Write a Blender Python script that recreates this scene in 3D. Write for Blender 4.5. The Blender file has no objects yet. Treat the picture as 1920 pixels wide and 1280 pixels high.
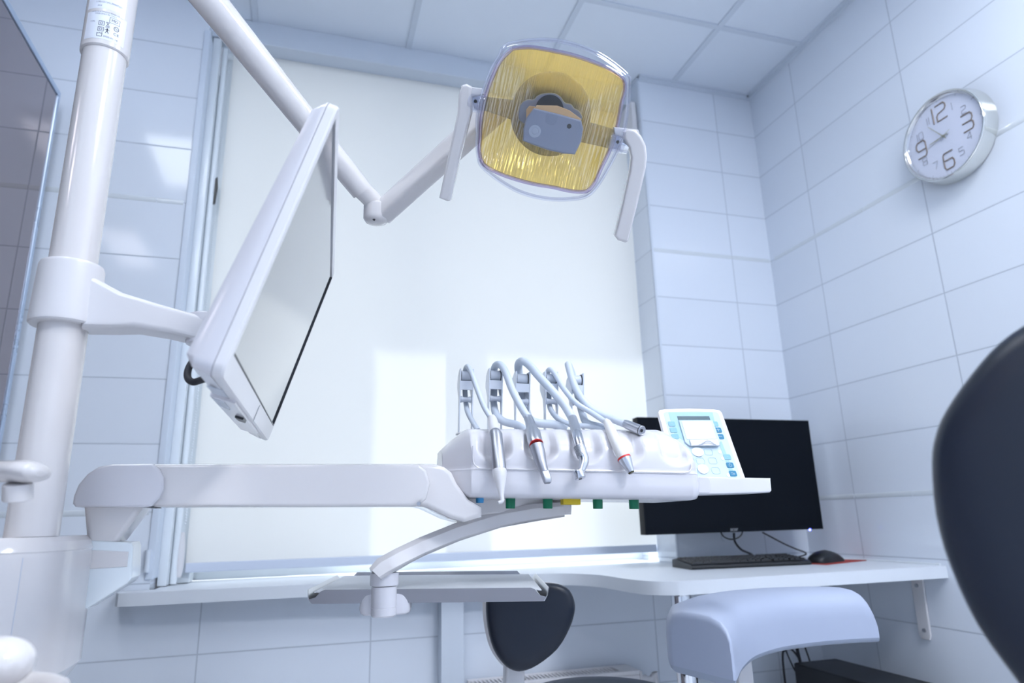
import bpy, bmesh, math, random
from mathutils import Vector as V, Matrix as M
random.seed(7)
C = bpy.context.scene.collection
PI = math.pi

# ------------------------------------------------------------------ camera
CAM_H, YAW, PITCH, ROLL, FPX = 0.92, 0.29896701, 0.25864763, -0.02605158, 1253.958
F_ = V((math.sin(YAW)*math.cos(PITCH), math.cos(YAW)*math.cos(PITCH), math.sin(PITCH)))
_r = V((math.cos(YAW), -math.sin(YAW), 0)); _u = _r.cross(F_)
R_ = _r*math.cos(ROLL)+_u*math.sin(ROLL); U_ = -_r*math.sin(ROLL)+_u*math.cos(ROLL)
EYE = V((0, 0, CAM_H))
cam_d = bpy.data.cameras.new('camera'); cam = bpy.data.objects.new('camera', cam_d); C.objects.link(cam)
cam.matrix_world = M(((R_.x, U_.x, -F_.x, 0), (R_.y, U_.y, -F_.y, 0), (R_.z, U_.z, -F_.z, CAM_H), (0, 0, 0, 1)))
cam_d.sensor_width = 36; cam_d.lens = FPX/1920*36; cam_d.clip_start = 0.02
cam_d.dof.use_dof = True; cam_d.dof.focus_distance = 1.05; cam_d.dof.aperture_fstop = 4.5
bpy.context.scene.camera = cam

# ------------------------------------------------------------------ world, light, exposure
sc = bpy.context.scene
sc.view_settings.view_transform = 'Standard'; sc.view_settings.look = 'None'
sc.view_settings.gamma = 1; sc.view_settings.exposure = 0.21
sc.cycles.caustics_reflective = False; sc.cycles.caustics_refractive = False; sc.cycles.sample_clamp_indirect = 6.0
try: sc.view_settings.use_curve_mapping = False
except Exception: pass
w = bpy.data.worlds.new('sky'); sc.world = w; w.use_nodes = True
bg = w.node_tree.nodes['Background']; bg.inputs[0].default_value = (0.955, 0.98, 1.0, 1); bg.inputs[1].default_value = 2.15
SUN_W = 11.0
sd = bpy.data.lights.new('sun', 'SUN'); sd.energy = SUN_W; sd.angle = math.radians(1.0); sd.color = (1, .97, .92)
so = bpy.data.objects.new('sun', sd); C.objects.link(so)
so.rotation_euler = V((0.62, -0.46, -1.16)).normalized().to_track_quat('-Z', 'Y').to_euler()
LAMPS = [(-.83, -.262, .71, 1.27), (-.83, -.262, -.62, .06), (.87, 1.434, .14, .70), (.87, 1.434, -.99, -.43)]
LAMP_W = [2.9, 6.5, 10.5, 32.0]
for (x0, x1, y0, y1), pw in zip(LAMPS, LAMP_W):
    ld = bpy.data.lights.new('ceiling_panel_light', 'AREA'); ld.shape = 'RECTANGLE'; ld.size = x1-x0-.06; ld.size_y = y1-y0-.06
    ld.energy = pw; ld.color = (0.90, 0.935, 1.0)
    lo = bpy.data.objects.new('ceiling_panel_light', ld); C.objects.link(lo); lo.location = ((x0+x1)/2, (y0+y1)/2, 2.70)

# ------------------------------------------------------------------ pixel helpers (frame 1920x1280, real distances)
def ray(x, y): return F_*FPX+R_*(x-960)-U_*(y-640)
def pt(x, y, d): return EYE+ray(x, y)*(d/FPX)
def onX(x, y, X): r = ray(x, y); return EYE+r*(X/r.x)
def onY(x, y, Y): r = ray(x, y); return EYE+r*(Y/r.y)
def onZ(x, y, Z): r = ray(x, y); return EYE+r*((Z-CAM_H)/r.z)

# ------------------------------------------------------------------ materials
def nt(name):
    m = bpy.data.materials.new(name); m.use_nodes = True
    return m, m.node_tree, m.node_tree.nodes['Principled BSDF']
def mat(name, col, rough=.4, metal=0., coat=0., trans=0., ior=1.45, bump=0., bscale=200., var=0.04, emit=None, es=1., sss=0.):
    m, t, p = nt(name)
    p.inputs['Base Color'].default_value = (*col, 1); p.inputs['Roughness'].default_value = rough
    p.inputs['Metallic'].default_value = metal; p.inputs['Coat Weight'].default_value = coat
    p.inputs['Coat Roughness'].default_value = .08
    p.inputs['Transmission Weight'].default_value = trans; p.inputs['IOR'].default_value = ior
    if emit: p.inputs['Emission Color'].default_value = (*emit, 1); p.inputs['Emission Strength'].default_value = es
    tc = t.nodes.new('ShaderNodeTexCoord'); n = t.nodes.new('ShaderNodeTexNoise')
    n.inputs['Scale'].default_value = 9; n.inputs['Detail'].default_value = 4
    t.links.new(tc.outputs['Object'], n.inputs['Vector'])
    r = t.nodes.new('ShaderNodeMapRange'); r.inputs[3].default_value = max(0.02, rough*(1-var*3)); r.inputs[4].default_value = min(1, rough*(1+var*3))
    t.links.new(n.outputs[0], r.inputs[0]); t.links.new(r.outputs[0], p.inputs['Roughness'])
    if bump > 0:
        n2 = t.nodes.new('ShaderNodeTexNoise'); n2.inputs['Scale'].default_value = bscale; n2.inputs['Detail'].default_value = 3
        t.links.new(tc.outputs['Object'], n2.inputs['Vector'])
        b = t.nodes.new('ShaderNodeBump'); b.inputs['Strength'].default_value = bump; b.inputs['Distance'].default_value = .001
        t.links.new(n2.outputs[0], b.inputs['Height']); t.links.new(b.outputs[0], p.inputs['Normal'])
    return m
def math_n(t, op, a, b=None, c=None):
    n = t.nodes.new('ShaderNodeMath'); n.operation = op
    for i, x in enumerate((a, b, c)):
        if x is None: continue
        if isinstance(x, (int, float)): n.inputs[i].default_value = x
        else: t.links.new(x, n.inputs[i])
    return n.outputs[0]
def grid_mat(name, axu, axv, ou, ov, wu, wv, gap, col, gcol, rough, bumpd=.35, coat=0.):
    m, t, p = nt(name)
    g = t.nodes.new('ShaderNodeNewGeometry'); s = t.nodes.new('ShaderNodeSeparateXYZ'); t.links.new(g.outputs['Position'], s.inputs[0])
    ms = []; fl = []
    for ax, o, w_ in ((axu, ou, wu), (axv, ov, wv)):
        q = math_n(t, 'DIVIDE', math_n(t, 'SUBTRACT', s.outputs[ax], o), w_)
        f = math_n(t, 'FRACT', q); fl.append(math_n(t, 'FLOOR', q))
        e = math_n(t, 'MULTIPLY', math_n(t, 'SUBTRACT', .5, math_n(t, 'ABSOLUTE', math_n(t, 'SUBTRACT', f, .5))), w_)
        ms.append(e)
    e = math_n(t, 'MINIMUM', ms[0], ms[1])
    mr = t.nodes.new('ShaderNodeMapRange'); mr.interpolation_type = 'SMOOTHSTEP'; t.links.new(e, mr.inputs[0])
    mr.inputs[1].default_value = gap*.5; mr.inputs[2].default_value = gap*.5+.0016
    cb = t.nodes.new('ShaderNodeCombineXYZ'); t.links.new(fl[0], cb.inputs[0]); t.links.new(fl[1], cb.inputs[1])
    wn = t.nodes.new('ShaderNodeTexWhiteNoise'); t.links.new(cb.outputs[0], wn.inputs[0])
    vr = t.nodes.new('ShaderNodeMapRange'); t.links.new(wn.outputs['Value'], vr.inputs[0]); vr.inputs[3].default_value = .975; vr.inputs[4].default_value = 1.01
    vm = t.nodes.new('ShaderNodeVectorMath'); vm.operation = 'SCALE'; vm.inputs[0].default_value = col; t.links.new(vr.outputs[0], vm.inputs['Scale'])
    mx = t.nodes.new('ShaderNodeMix'); mx.data_type = 'RGBA'; t.links.new(mr.outputs[0], mx.inputs[0])
    mx.inputs[6].default_value = (*gcol, 1); t.links.new(vm.outputs[0], mx.inputs[7])
    t.links.new(mx.outputs[2], p.inputs['Base Color'])
    rr = t.nodes.new('ShaderNodeMapRange'); t.links.new(mr.outputs[0], rr.inputs[0]); rr.inputs[3].default_value = .7; rr.inputs[4].default_value = rough
    t.links.new(rr.outputs[0], p.inputs['Roughness'])
    b = t.nodes.new('ShaderNodeBump'); b.inputs['Strength'].default_value = bumpd; b.inputs['Distance'].default_value = .001
    t.links.new(mr.outputs[0], b.inputs['Height']); t.links.new(b.outputs[0], p.inputs['Normal'])
    p.inputs['Coat Weight'].default_value = coat; p.inputs['Specular IOR Level'].default_value = .4
    return m
def clear_mat(name, tint, refl=.12, rough=.03, rcol=(1, 1, 1), fac_ior=1.45):
    m, t, p = nt(name); t.nodes.remove(p)
    o = t.nodes['Material Output']
    tr = t.nodes.new('ShaderNodeBsdfTransparent'); tr.inputs[0].default_value = (*tint, 1)
    gl = t.nodes.new('ShaderNodeBsdfGlossy'); gl.inputs['Roughness'].default_value = rough; gl.inputs['Color'].default_value = (*rcol, 1)
    fr = t.nodes.new('ShaderNodeFresnel'); fr.inputs[0].default_value = fac_ior
    gb = t.nodes.new('ShaderNodeNewGeometry'); fc = math_n(t, 'MULTIPLY', fr.outputs[0], math_n(t, 'SUBTRACT', 1.0, gb.outputs['Backfacing']))
    f = math_n(t, 'MINIMUM', math_n(t, 'ADD', fc, refl), 1.0)
    mx = t.nodes.new('ShaderNodeMixShader'); t.links.new(f, mx.inputs[0]); t.links.new(tr.outputs[0], mx.inputs[1]); t.links.new(gl.outputs[0], mx.inputs[2])
    t.links.new(mx.outputs[0], o.inputs[0])
    return m

TILE = (0.765, 0.82, 0.91); GROUT = (0.50, 0.55, 0.63)
M_tile_back = grid_mat('wall_tile_back', 0, 2, -.266, .575, .4757, .1945, .0022, TILE, GROUT, .09)
M_tile_side = grid_mat('wall_tile_side', 1, 2, 1.459, .575, .4772, .1945, .0022, TILE, GROUT, .09)
M_ceil = grid_mat('ceiling_panel', 0, 1, .303, 1.845, .566, .566, .020, (.80, .86, .95), (.84, .89, .96), .5, .5)
M_strip = mat('glossy_border_tile', (.68, .73, .78), .12, 0, .3)
M_floor = grid_mat('floor_tile', 0, 1, 0, 0, .45, .45, .004, (.70, .72, .75), (.5, .52, .55), .3)
M_plain = mat('painted_plaster', (.66, .72, .81), .5)
M_pvc = mat('window_pvc', (.78, .83, .88), .25, coat=.2)
M_wht = mat('white_enamel', (.72, .695, .70), .16, coat=.5, var=.02)
M_wht2 = mat('white_satin_plastic', (.73, .72, .745), .3, coat=.15, bump=.02)
M_wlight = mat('white_moulded_plastic', (.69, .68, .725), .26, coat=.3, bump=.01)
M_grayp = mat('pale_grey_plastic', (.55, .59, .67), .35, bump=.02)
M_rock = mat('rocker_plastic', (.66, .70, .78), .3, coat=.2)
M_hose = mat('pale_blue_grey_silicone', (.62, .68, .77), .38)
M_steel = mat('brushed_steel', (.62, .64, .68), .34, metal=1)
M_steeld = mat('dull_steel', (.46, .47, .51), .42, metal=1, bump=.05, bscale=400)
M_traylip = mat('shaded_brushed_lip', (.28, .28, .31), .3, metal=1)  # tray steel darkened: the dark floor's reflection is put into the lip colour
M_chrome = mat('chrome', (.80, .82, .85), .06, metal=1)
M_satin = mat('satin_chrome', (.70, .72, .76), .2, metal=1)
M_black = mat('black_plastic', (.012, .014, .018), .35)
M_blackg = mat('black_screen', (.004, .006, .010), .18)
M_blackg.node_tree.nodes['Principled BSDF'].inputs['Specular IOR Level'].default_value = .12
M_blackm = mat('black_textured_plastic', (.009, .011, .015), .42, bump=.1)
M_leather = mat('dark_slate_vinyl', (.013, .019, .034), .36, bump=.12, bscale=500)
M_rubber = mat('dark_rubber', (.02, .022, .03), .6)
M_green = mat('green_knob_plastic', (.0, .16, .075), .4)
M_blue = mat('blue_knob_plastic', (.05, .33, .66), .4)
M_yellow = mat('yellow_knob_plastic', (.68, .50, .02), .4)
M_red = mat('red_ring_plastic', (.70, .05, .05), .4)
M_redpad = mat('red_mousepad_fabric', (.38, .045, .035), .8, bump=.2, bscale=900)
M_shell = mat('blue_grey_moulded_shell', (.40, .45, .58), .5, bump=.04, bscale=700)
M_shelllip = mat('grey_shell_lip', (.36, .41, .52), .45)
M_desk = mat('white_laminate', (.72, .76, .82), .4, var=0)
M_mirror = mat('smoked_mirror', (.36, .31, .32), .03, metal=1, var=.0)
M_alu = mat('satin_aluminium', (.52, .62, .76), .28, metal=.6)
M_glass = clear_mat('window_glass', (.95, .98, 1))
M_clear = clear_mat('clear_acrylic', (.93, .94, .97), refl=.05)
M_clearedge = clear_mat('clear_acrylic_rim', (.88, .89, .94), refl=.12, rough=.05)
M_violet = clear_mat('iridescent_rim', (.66, .58, .74), refl=.2, rough=.08)
M_champ = mat('champagne_metal', (.80, .80, .76), .14, metal=1)
M_dial = mat('clock_dial', (.80, .84, .92), .4)
M_gold = mat('bronze_numeral', (.28, .22, .17), .4, metal=.3)
M_grayn = mat('grey_numeral', (.40, .42, .46), .4)
M_hand = mat('pale_gold_hand', (.52, .52, .40), .3, metal=.6)
M_ink = mat('black_ink', (.03, .035, .05), .6)
M_inkl = mat('grey_ink', (.16, .19, .26), .6)
M_label = mat('label_paper', (.78, .82, .92), .4)
M_teal = mat('teal_foil', (.24, .46, .56), .3)
M_tealp = mat('pale_teal_foil', (.36, .56, .64), .3)
M_teald = mat('teal_button', (.05, .22, .36), .35)
M_lcd = mat('dark_lcd', (.05, .10, .13), .2)
M_pad = mat('membrane_white', (.56, .67, .76), .5)
M_lampgrey = mat('lamp_grey_plastic', (.23, .26, .34), .35, coat=.3)
M_amber = mat('amber_plastic', (.62, .40, .20), .35)
M_yoke = mat('lamp_yoke_grey', (.12, .17, .36), .35)
for m_ in (M_pad, M_teal, M_tealp, M_teald, M_lcd): m_.node_tree.nodes['Principled BSDF'].inputs['Specular IOR Level'].default_value = .12
M_led = mat('blue_led', (.1, .1, .9), .3, emit=(.10, .12, 1), es=12)
M_diff = mat('lit_diffuser', (.9, .95, 1), .5, emit=(.88, .94, 1), es=5.0)
M_linerm = mat('ribbed_liner', (.66, .68, .70), .5)
# tinted dichroic reflector: thin faceted yellow glass
def reflector_mat():
    m, t, p = nt('yellow_dichroic_glass'); t.nodes.remove(p); o = t.nodes['Material Output']
    tr = t.nodes.new('ShaderNodeBsdfTransparent'); tr.inputs[0].default_value = (1.0, .74, .22, 1)
    gl = t.nodes.new('ShaderNodeBsdfGlossy'); gl.inputs['Roughness'].default_value = .05; gl.inputs['Color'].default_value = (.9, .95, 1, 1)
    tc = t.nodes.new('ShaderNodeTexCoord'); mp = t.nodes.new('ShaderNodeMapping'); mp.inputs['Scale'].default_value = (75, 7, 1)
    t.links.new(tc.outputs['UV'], mp.inputs[0])
    n = t.nodes.new('ShaderNodeTexVoronoi'); n.inputs['Scale'].default_value = 1.0; t.links.new(mp.outputs[0], n.inputs['Vector'])
    b = t.nodes.new('ShaderNodeBump'); b.inputs['Strength'].default_value = .8; b.inputs['Distance'].default_value = .007; t.links.new(n.outputs['Distance'], b.inputs['Height'])
    t.links.new(b.outputs[0], gl.inputs['Normal'])
    df = t.nodes.new('ShaderNodeBsdfTranslucent'); df.inputs[0].default_value = (1.0, .64, .12, 1)
    m1 = t.nodes.new('ShaderNodeMixShader'); m1.inputs[0].default_value = .3; t.links.new(tr.outputs[0], m1.inputs[1]); t.links.new(df.outputs[0], m1.inputs[2])
    m2 = t.nodes.new('ShaderNodeMixShader'); m2.inputs[0].default_value = .22; t.links.new(m1.outputs[0], m2.inputs[1]); t.links.new(gl.outputs[0], m2.inputs[2])
    t.links.new(m2.outputs[0], o.inputs[0]); return m
M_refl = reflector_mat()
def blind_mat():
    m, t, p = nt('roller_blind_fabric'); t.nodes.remove(p); o = t.nodes['Material Output']
    tc = t.nodes.new('ShaderNodeTexCoord'); n = t.nodes.new('ShaderNodeTexNoise'); n.inputs['Scale'].default_value = 900; t.links.new(tc.outputs['Object'], n.inputs['Vector'])
    cr = t.nodes.new('ShaderNodeMapRange'); cr.inputs[3].default_value = .97; cr.inputs[4].default_value = 1.0; t.links.new(n.outputs[0], cr.inputs[0])
    vm = t.nodes.new('ShaderNodeVectorMath'); vm.operation = 'SCALE'; vm.inputs[0].default_value = (.83, .83, .82); t.links.new(cr.outputs[0], vm.inputs['Scale'])
    tl = t.nodes.new('ShaderNodeBsdfTranslucent'); t.links.new(vm.outputs[0], tl.inputs[0])
    df = t.nodes.new('ShaderNodeBsdfDiffuse'); t.links.new(vm.outputs[0], df.inputs[0])
    mx = t.nodes.new('ShaderNodeMixShader'); mx.inputs[0].default_value = .72; t.links.new(tl.outputs[0], mx.inputs[1]); t.links.new(df.outputs[0], mx.inputs[2])
    t.links.new(mx.outputs[0], o.inputs[0]); return m
M_blind = blind_mat()

# ------------------------------------------------------------------ mesh helpers
class G:
    """a growing mesh in world space"""
    def __init__(s): s.b = bmesh.new(); s.uv = False
    def add(s, t):
        me = bpy.data.meshes.new('t'); t.to_mesh(me); t.free(); s.b.from_mesh(me); bpy.data.meshes.remove(me); return s
    def box(s, c, size, bev=0., R=None, seg=2):
        t = bmesh.new(); bmesh.ops.create_cube(t, size=1)
        bmesh.ops.scale(t, vec=V(size), verts=t.verts)
        if bev > 0: bmesh.ops.bevel(t, geom=t.edges[:], offset=bev, segments=seg, affect='EDGES', profile=.5)
        if R is not None: bmesh.ops.transform(t, matrix=R.to_4x4(), verts=t.verts)
        bmesh.ops.translate(t, vec=V(c), verts=t.verts); return s.add(t)
    def span(s, a, b, bev=0., seg=2):
        a, b = V(a), V(b); return s.box((a+b)/2, [abs(q) for q in (b-a)], bev, None, seg)
    def prism(s, pts, vec, bev=0., seg=2):
        t = bmesh.new(); vs = [t.verts.new(V(p)) for p in pts]; f = t.faces.new(vs)
        r = bmesh.ops.extrude_face_region(t, geom=[f]); bmesh.ops.translate(t, vec=V(vec), verts=[v for v in r['geom'] if isinstance(v, bmesh.types.BMVert)])
        bmesh.ops.recalc_face_normals(t, faces=t.faces)
        if bev > 0:
            fs = [f for f in t.faces if len(f.verts) == len(pts)][:2]
            es = set(e for f in fs for e in f.edges)
            bmesh.ops.bevel(t, geom=list(es), offset=bev, segments=seg, affect='EDGES', profile=.5)
        return s.add(t)
    def rings(s, rings, cap=True, closed=False):
        t = bmesh.new(); n = len(rings[0]); R = [[t.verts.new(V(p)) for p in r] for r in rings]
        k = len(R)
        for i in range(k if closed else k-1):
            a, b = R[i], R[(i+1) % k]
            for j in range(n): t.faces.new((a[j], a[(j+1) % n], b[(j+1) % n], b[j]))
        if cap and not closed: t.faces.new(R[0][::-1]); t.faces.new(R[-1])
        bmesh.ops.recalc_face_normals(t, faces=t.faces); return s.add(t)
    def lathe(s, o, d, prof, seg=32, cap=True, sx=1., sy=1., side=None):
        o = V(o); d = V(d).normalized(); a = V(side) if side is not None else (V((0, 0, 1)) if abs(d.z) < .9 else V((1, 0, 0)))
        x = (a-d*a.dot(d)).normalized(); y = d.cross(x)
        return s.rings([[o+d*t+x*(max(r, 1e-5)*sx*math.cos(2*PI*k/seg))+y*(max(r, 1e-5)*sy*math.sin(2*PI*k/seg)) for k in range(seg)] for t, r in prof], cap)
    def cyl(s, a, b, r, r2=None, seg=24, bev=0.):
        a, b = V(a), V(b); L = (b-a).length; r2 = r if r2 is None else r2
        if bev > 0: pr = [(0, r-bev), (bev*.3, r-bev*.3), (bev, r), (L-bev, r2), (L-bev*.3, r2-bev*.3), (L, r2-bev)]
        else: pr = [(0, r), (L, r2)]
        return s.lathe(a, b-a, pr, seg)
    def tube(s, pts, rad, seg=12, sub=8, flat=1., up=None, closed=False, square=False):
        P = [V(p) for p in pts]; n = len(P); rr = rad if isinstance(rad, (list, tuple)) else [rad]*n
        Q, RR = [], []
        if sub <= 1 or n < 3: Q, RR = P, list(rr)
        else:
            for i in range(n-1):
                p0, p1, p2, p3 = P[max(i-1, 0)], P[i], P[i+1], P[min(i+2, n-1)]
                for k in range(sub):
                    u = k/sub
                    Q.append(.5*((2*p1)+(p2-p0)*u+(2*p0-5*p1+4*p2-p3)*u*u+(3*p1-p0-3*p2+p3)*u**3)); RR.append(rr[i]*(1-u)+rr[i+1]*u)
            Q.append(P[-1]); RR.append(rr[-1])
        rings = []; prev = None
        for i, q in enumerate(Q):
            d = (Q[min(i+1, len(Q)-1)]-Q[max(i-1, 0)]).normalized()
            if prev is None:
                a = V(up) if up is not None else (V((0, 0, 1)) if abs(d.z) < .9 else V((1, 0, 0)))
            else: a = prev
            x = (a-d*a.dot(d)).normalized(); prev = x; y = d.cross(x)
            if square:
                ring = []
                for k in range(seg):
                    th = 2*PI*k/seg; c_, s_ = math.cos(th), math.sin(th); e = 2/5
                    ring.append(q+x*(RR[i]*math.copysign(abs(c_)**e, c_))+y*(RR[i]*flat*math.copysign(abs(s_)**e, s_)))
            else: ring = [q+x*(RR[i]*math.cos(2*PI*k/seg))+y*(RR[i]*flat*math.sin(2*PI*k/seg)) for k in range(seg)]
            rings.append(ring)
        return s.rings(rings)
    def sphere(s, c, r, sc_=(1, 1, 1), seg=24, R=None):
        t = bmesh.new(); bmesh.ops.create_uvsphere(t, u_segments=seg, v_segments=seg//2, radius=r)
        bmesh.ops.scale(t, vec=V(sc_), verts=t.verts)
        if R is not None: bmesh.ops.transform(t, matrix=R.to_4x4(), verts=t.verts)
        bmesh.ops.translate(t, vec=V(c), verts=t.verts); return s.add(t)
    def text(s, txt, o, ex, ey, size, depth=.0003, wrap=None, spacing=1., outline=0.):
        cu = bpy.data.curves.new('t', 'FONT'); cu.body = txt; cu.size = size; cu.extrude = 0 if wrap else depth; cu.space_character = spacing
        cu.align_x = 'CENTER'; cu.align_y = 'CENTER'; cu.resolution_u = 3
        ob = bpy.data.objects.new('t', cu); C.objects.link(ob)
        me = bpy.data.meshes.new_from_object(ob.evaluated_get(bpy.context.evaluated_depsgraph_get()))
        bpy.data.objects.remove(ob); bpy.data.curves.remove(cu)
        ex, ey = V(ex), V(ey); ez = ex.cross(ey); o = V(o) if o is not None else V((0, 0, 0))

        for v in me.vertices:
            if wrap: v.co = wrap(v.co.x, v.co.y)
            else: v.co = o+ex*v.co.x+ey*v.co.y+ez*v.co.z
        s.b.from_mesh(me); bpy.data.meshes.remove(me); return s

def inst(name, loc, label=None, cat=None, group=None):
    o = bpy.data.objects.new(name, None); C.objects.link(o); o.location = V(loc); o.empty_display_size = .05
    if label: o['label'] = label; o['category'] = cat
    if group: o['group'] = group
    return o
def wpos(o):
    p = V(o.location)
    while o.parent: o = o.parent; p += V(o.location)
    return p
def obj(name, g, m, parent=None, ang=38, label=None, cat=None, group=None, kind=None, mods=None):
    me = bpy.data.meshes.new(name)
    o = bpy.data.objects.new(name, me); C.objects.link(o)
    off = wpos(parent) if parent else V((0, 0, 0))
    bmesh.ops.translate(g.b, vec=-off, verts=g.b.verts)
    g.b.to_mesh(me); g.b.free()
    for p in me.polygons: p.use_smooth = True
    me.set_sharp_from_angle(angle=math.radians(ang))
    for q in (m if isinstance(m, (list, tuple)) else [m]): me.materials.append(q)
    wn = o.modifiers.new('weighted', 'WEIGHTED_NORMAL'); wn.mode = 'FACE_AREA'; wn.weight = 50; wn.keep_sharp = True
    if parent: o.parent = parent
    if label: o['label'] = label
    if cat: o['category'] = cat
    if group: o['group'] = group
    if kind: o['kind'] = kind
    if mods: mods(o)
    return o
def struct(name, g, m, ang=38):
    return obj(name, g, m, kind='structure', ang=ang)
def rrect(w, h, r, n=6):
    out = []
    for cx, cy, a0 in ((w/2-r, h/2-r, 0), (-w/2+r, h/2-r, 90), (-w/2+r, -h/2+r, 180), (w/2-r, -h/2+r, 270)):
        for k in range(n+1):
            a = math.radians(a0+90*k/n); out.append((cx+r*math.cos(a), cy+r*math.sin(a)))
    return out
def sup(a, b, e, n=48):
    out = []
    for k in range(n):
        t = 2*PI*k/n; c_, s_ = math.cos(t), math.sin(t)
        out.append((a*math.copysign(abs(c_)**(2/e), c_), b*math.copysign(abs(s_)**(2/e), s_)))
    return out

# ================================================================== THE ROOM
XL, XR, YB, YF, ZC = -1.28, 1.825, 2.2, -2.2, 2.73
WX0, WX1 = -.404, 1.270          # window recess
g = G()
g.span((XL-.2, YB, -.02), (WX0, YB+.60, ZC+.2)); g.span((WX1, YB, -.02), (XR+.2, YB+.60, ZC+.2)); g.span((WX0, YB, -.02), (WX1, YB+.60, .716))
struct('wall_back', g, M_tile_back)
struct('wall_right', G().span((XR, YF, -.02), (XR+.15, YB, ZC+.2)), M_tile_side)
struct('wall_left', G().span((XL-.15, YF, -.02), (XL, YB, ZC+.2)), M_tile_side)
struct('wall_front', G().span((XL-.15, YF-.15, -.02), (XR+.15, YF, ZC+.2)), M_plain)
struct('floor', G().span((XL-.15, YF-.15, -.1), (XR+.15, YB+.05, 0)), M_floor)
g = G(); g.span((XL-.15, YF-.15, ZC), (XR+.15, YB+.60, ZC+.1)); struct('ceiling', g, M_ceil)
# ceiling grid bars and wall angle
g = G()
for i in range(-3, 4):
    x = .303+.566*i
    if XL < x < XR: g.span((x-.011, YF, ZC-.006), (x+.011, YB+.07, ZC+.001))
for i in range(-8, 2):
    y = 1.845+.566*i
    if YF < y < YB: g.span((XL, y-.011, ZC-.0055), (XR, y+.011, ZC+.001))
struct('trim_1', g, mat('ceiling_grid_bar', (.66, .72, .81), .35))
g = G(); g.span((XR-.022, YF, ZC-.008), (XR, YB, ZC)); g.span((XR-.012, YF, ZC-.02), (XR, YB, ZC)); g.span((WX1, YB-.022, ZC-.008), (XR, YB, ZC)); g.span((WX1, YB-.010, ZC-.022), (XR, YB, ZC))
g.span((XL, YB-.022, ZC-.008), (WX0, YB, ZC)); g.span((WX1-.002, YB, ZC-.03), (WX1+.0, YB+.07, ZC))
struct('trim_2', g, M_plain)
# glossy raised border rows
g = G()
for z in (.9645, 1.9375):
    x = -.266-.4755*3
    segs = []
    while x < XR:
        for h in (0, .5):
            a, b = x+.4755*h+.001, x+.4755*(h+.5)-.001
            if b > XL and a < XR:
                a2, b2 = max(a, XL), min(b, XR-.006)
                if b2 <= WX0: segs.append((a2, b2))
                elif a2 >= WX1: segs.append((a2, b2))
                elif a2 < WX0: segs.append((a2, WX0-.022))
                elif b2 > WX1: segs.append((WX1+.004, b2))
        x += .4755
    for a, b in segs:
        if b-a > .01: g.tube([(a, YB+.001, z), (b, YB+.001, z)], .0095, 10, 1, .30, up=(0, 0, 1))
struct('trim_3', g, M_strip)
g = G()
for z in (.9645, 1.9375):
    y = 1.459-.4772*8
    while y < YB:
        for h in (0, .5):
            a, b = y+.4772*h+.001, y+.4772*(h+.5)-.001
            if a > YF and b < YB+.02: g.tube([(XR+.001, a, z), (XR+.001, min(b, YB-.006), z)], .0095, 10, 1, .30, up=(0, 0, 1))
        y += .4772
struct('trim_4', g, M_strip)
# window lining : tiled right reveal, lintel
struct('wall_reveal', G().span((WX1-.004, YB+.004, .74), (WX1+.001, YB+.30, ZC)), M_tile_side)
struct('beam_1', G().span((WX0-.01, YB+.07, 2.636), (WX1, YB+.59, ZC), .002), M_plain)
g = G(); g.span((WX0-.014, YB-.006, .78), (WX0+.006, YB+.07, 2.60), .003); struct('trim_5', g, mat('jamb_edge_trim', (.66, .73, .84), .4))
struct('trim_6', G().span((WX1-.004, YB-.003, .76), (WX1+.005, YB+.002, ZC-.03), .001), M_plain)
# window
g = G()
for a, b in (((WX0, .7535), (WX1, .80)), ((WX0, 2.57), (WX1, 2.64)), ((WX0, .79), (WX0+.075, 2.58)), ((WX1-.075, .79), (WX1, 2.58)), ((.30, .79), (.375, 2.58))):
    e_ = .0007*(a[1] > .78 and b[1] < 2.6); g.span((a[0], YB+.26+e_, a[1]), (b[0], YB+.33-e_, b[1]), .006)
wf = struct('window_1', g, M_pvc)
obj('pane', G().span((WX0+.05, YB+.295, .78), (WX1-.05, YB+.299, 2.6)), M_glass, wf)
# left stepped profiles of the window side
g = G(); g.span((WX0+.004, YB+.07, .755), (WX0+.030, YB+.30, 2.63), .003); g.span((WX0+.030, YB+.16, .755), (WX0+.078, YB+.24, 2.63), .003); g.cyl((WX0+.040, YB+.115, .757), (WX0+.040, YB+.115, 2.62), .010, seg=16)
struct('trim_7', g, M_pvc)

# ---- roller blind
BY = YB+.14
rb = inst('roller_blind', (.46, BY, .80), 'wide white roller blind lowered over the bright window behind the dental unit', 'blind')
g = G(); g.b.faces.new([g.b.verts.new((x, BY, z)) for x, z in ((-.338, .812), (1.2655, .812), (1.2655, 2.66), (-.338, 2.66))]); obj('fabric', g, M_blind, rb)
g = G(); g.span((-.338, BY-.008, .786), (1.262, BY+.008, .814), .004); obj('bottom_bar', g, mat('blind_bar', (.62, .68, .80), .35), rb)
obj('roller_tube', G().cyl((-.37, BY+.028, 2.63), (1.255, BY+.028, 2.63), .022), M_pvc, rb)
g = G(); g.span((1.238, YB+.02, 2.47), (1.262, BY+.04, 2.62), .004); obj('end_bracket', g, M_wht2, rb)
g = G(); g.span((-.392, YB+.10, 2.50), (-.372, BY+.04, 2.62), .004); obj('end_bracket', g, M_wht2, rb)
g = G()
for k in range(190):
    for dx in (0, .013): g.sphere((-.357+dx*.8, BY-.016-dx*.3, .93+k*.0086), .0028, seg=6)
obj('bead_chain', g, M_pvc, rb)
g = G(); g.prism([(-.362, BY-.03, 2.085), (-.349, BY-.03, 2.10), (-.345, BY-.03, 2.06), (-.349, BY-.03, 2.0), (-.362, BY-.03, 1.985), (-.366, BY-.03, 2.02)], (0, .012, 0), .002)
obj('chain_joiner', g, M_black, rb)
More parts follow.
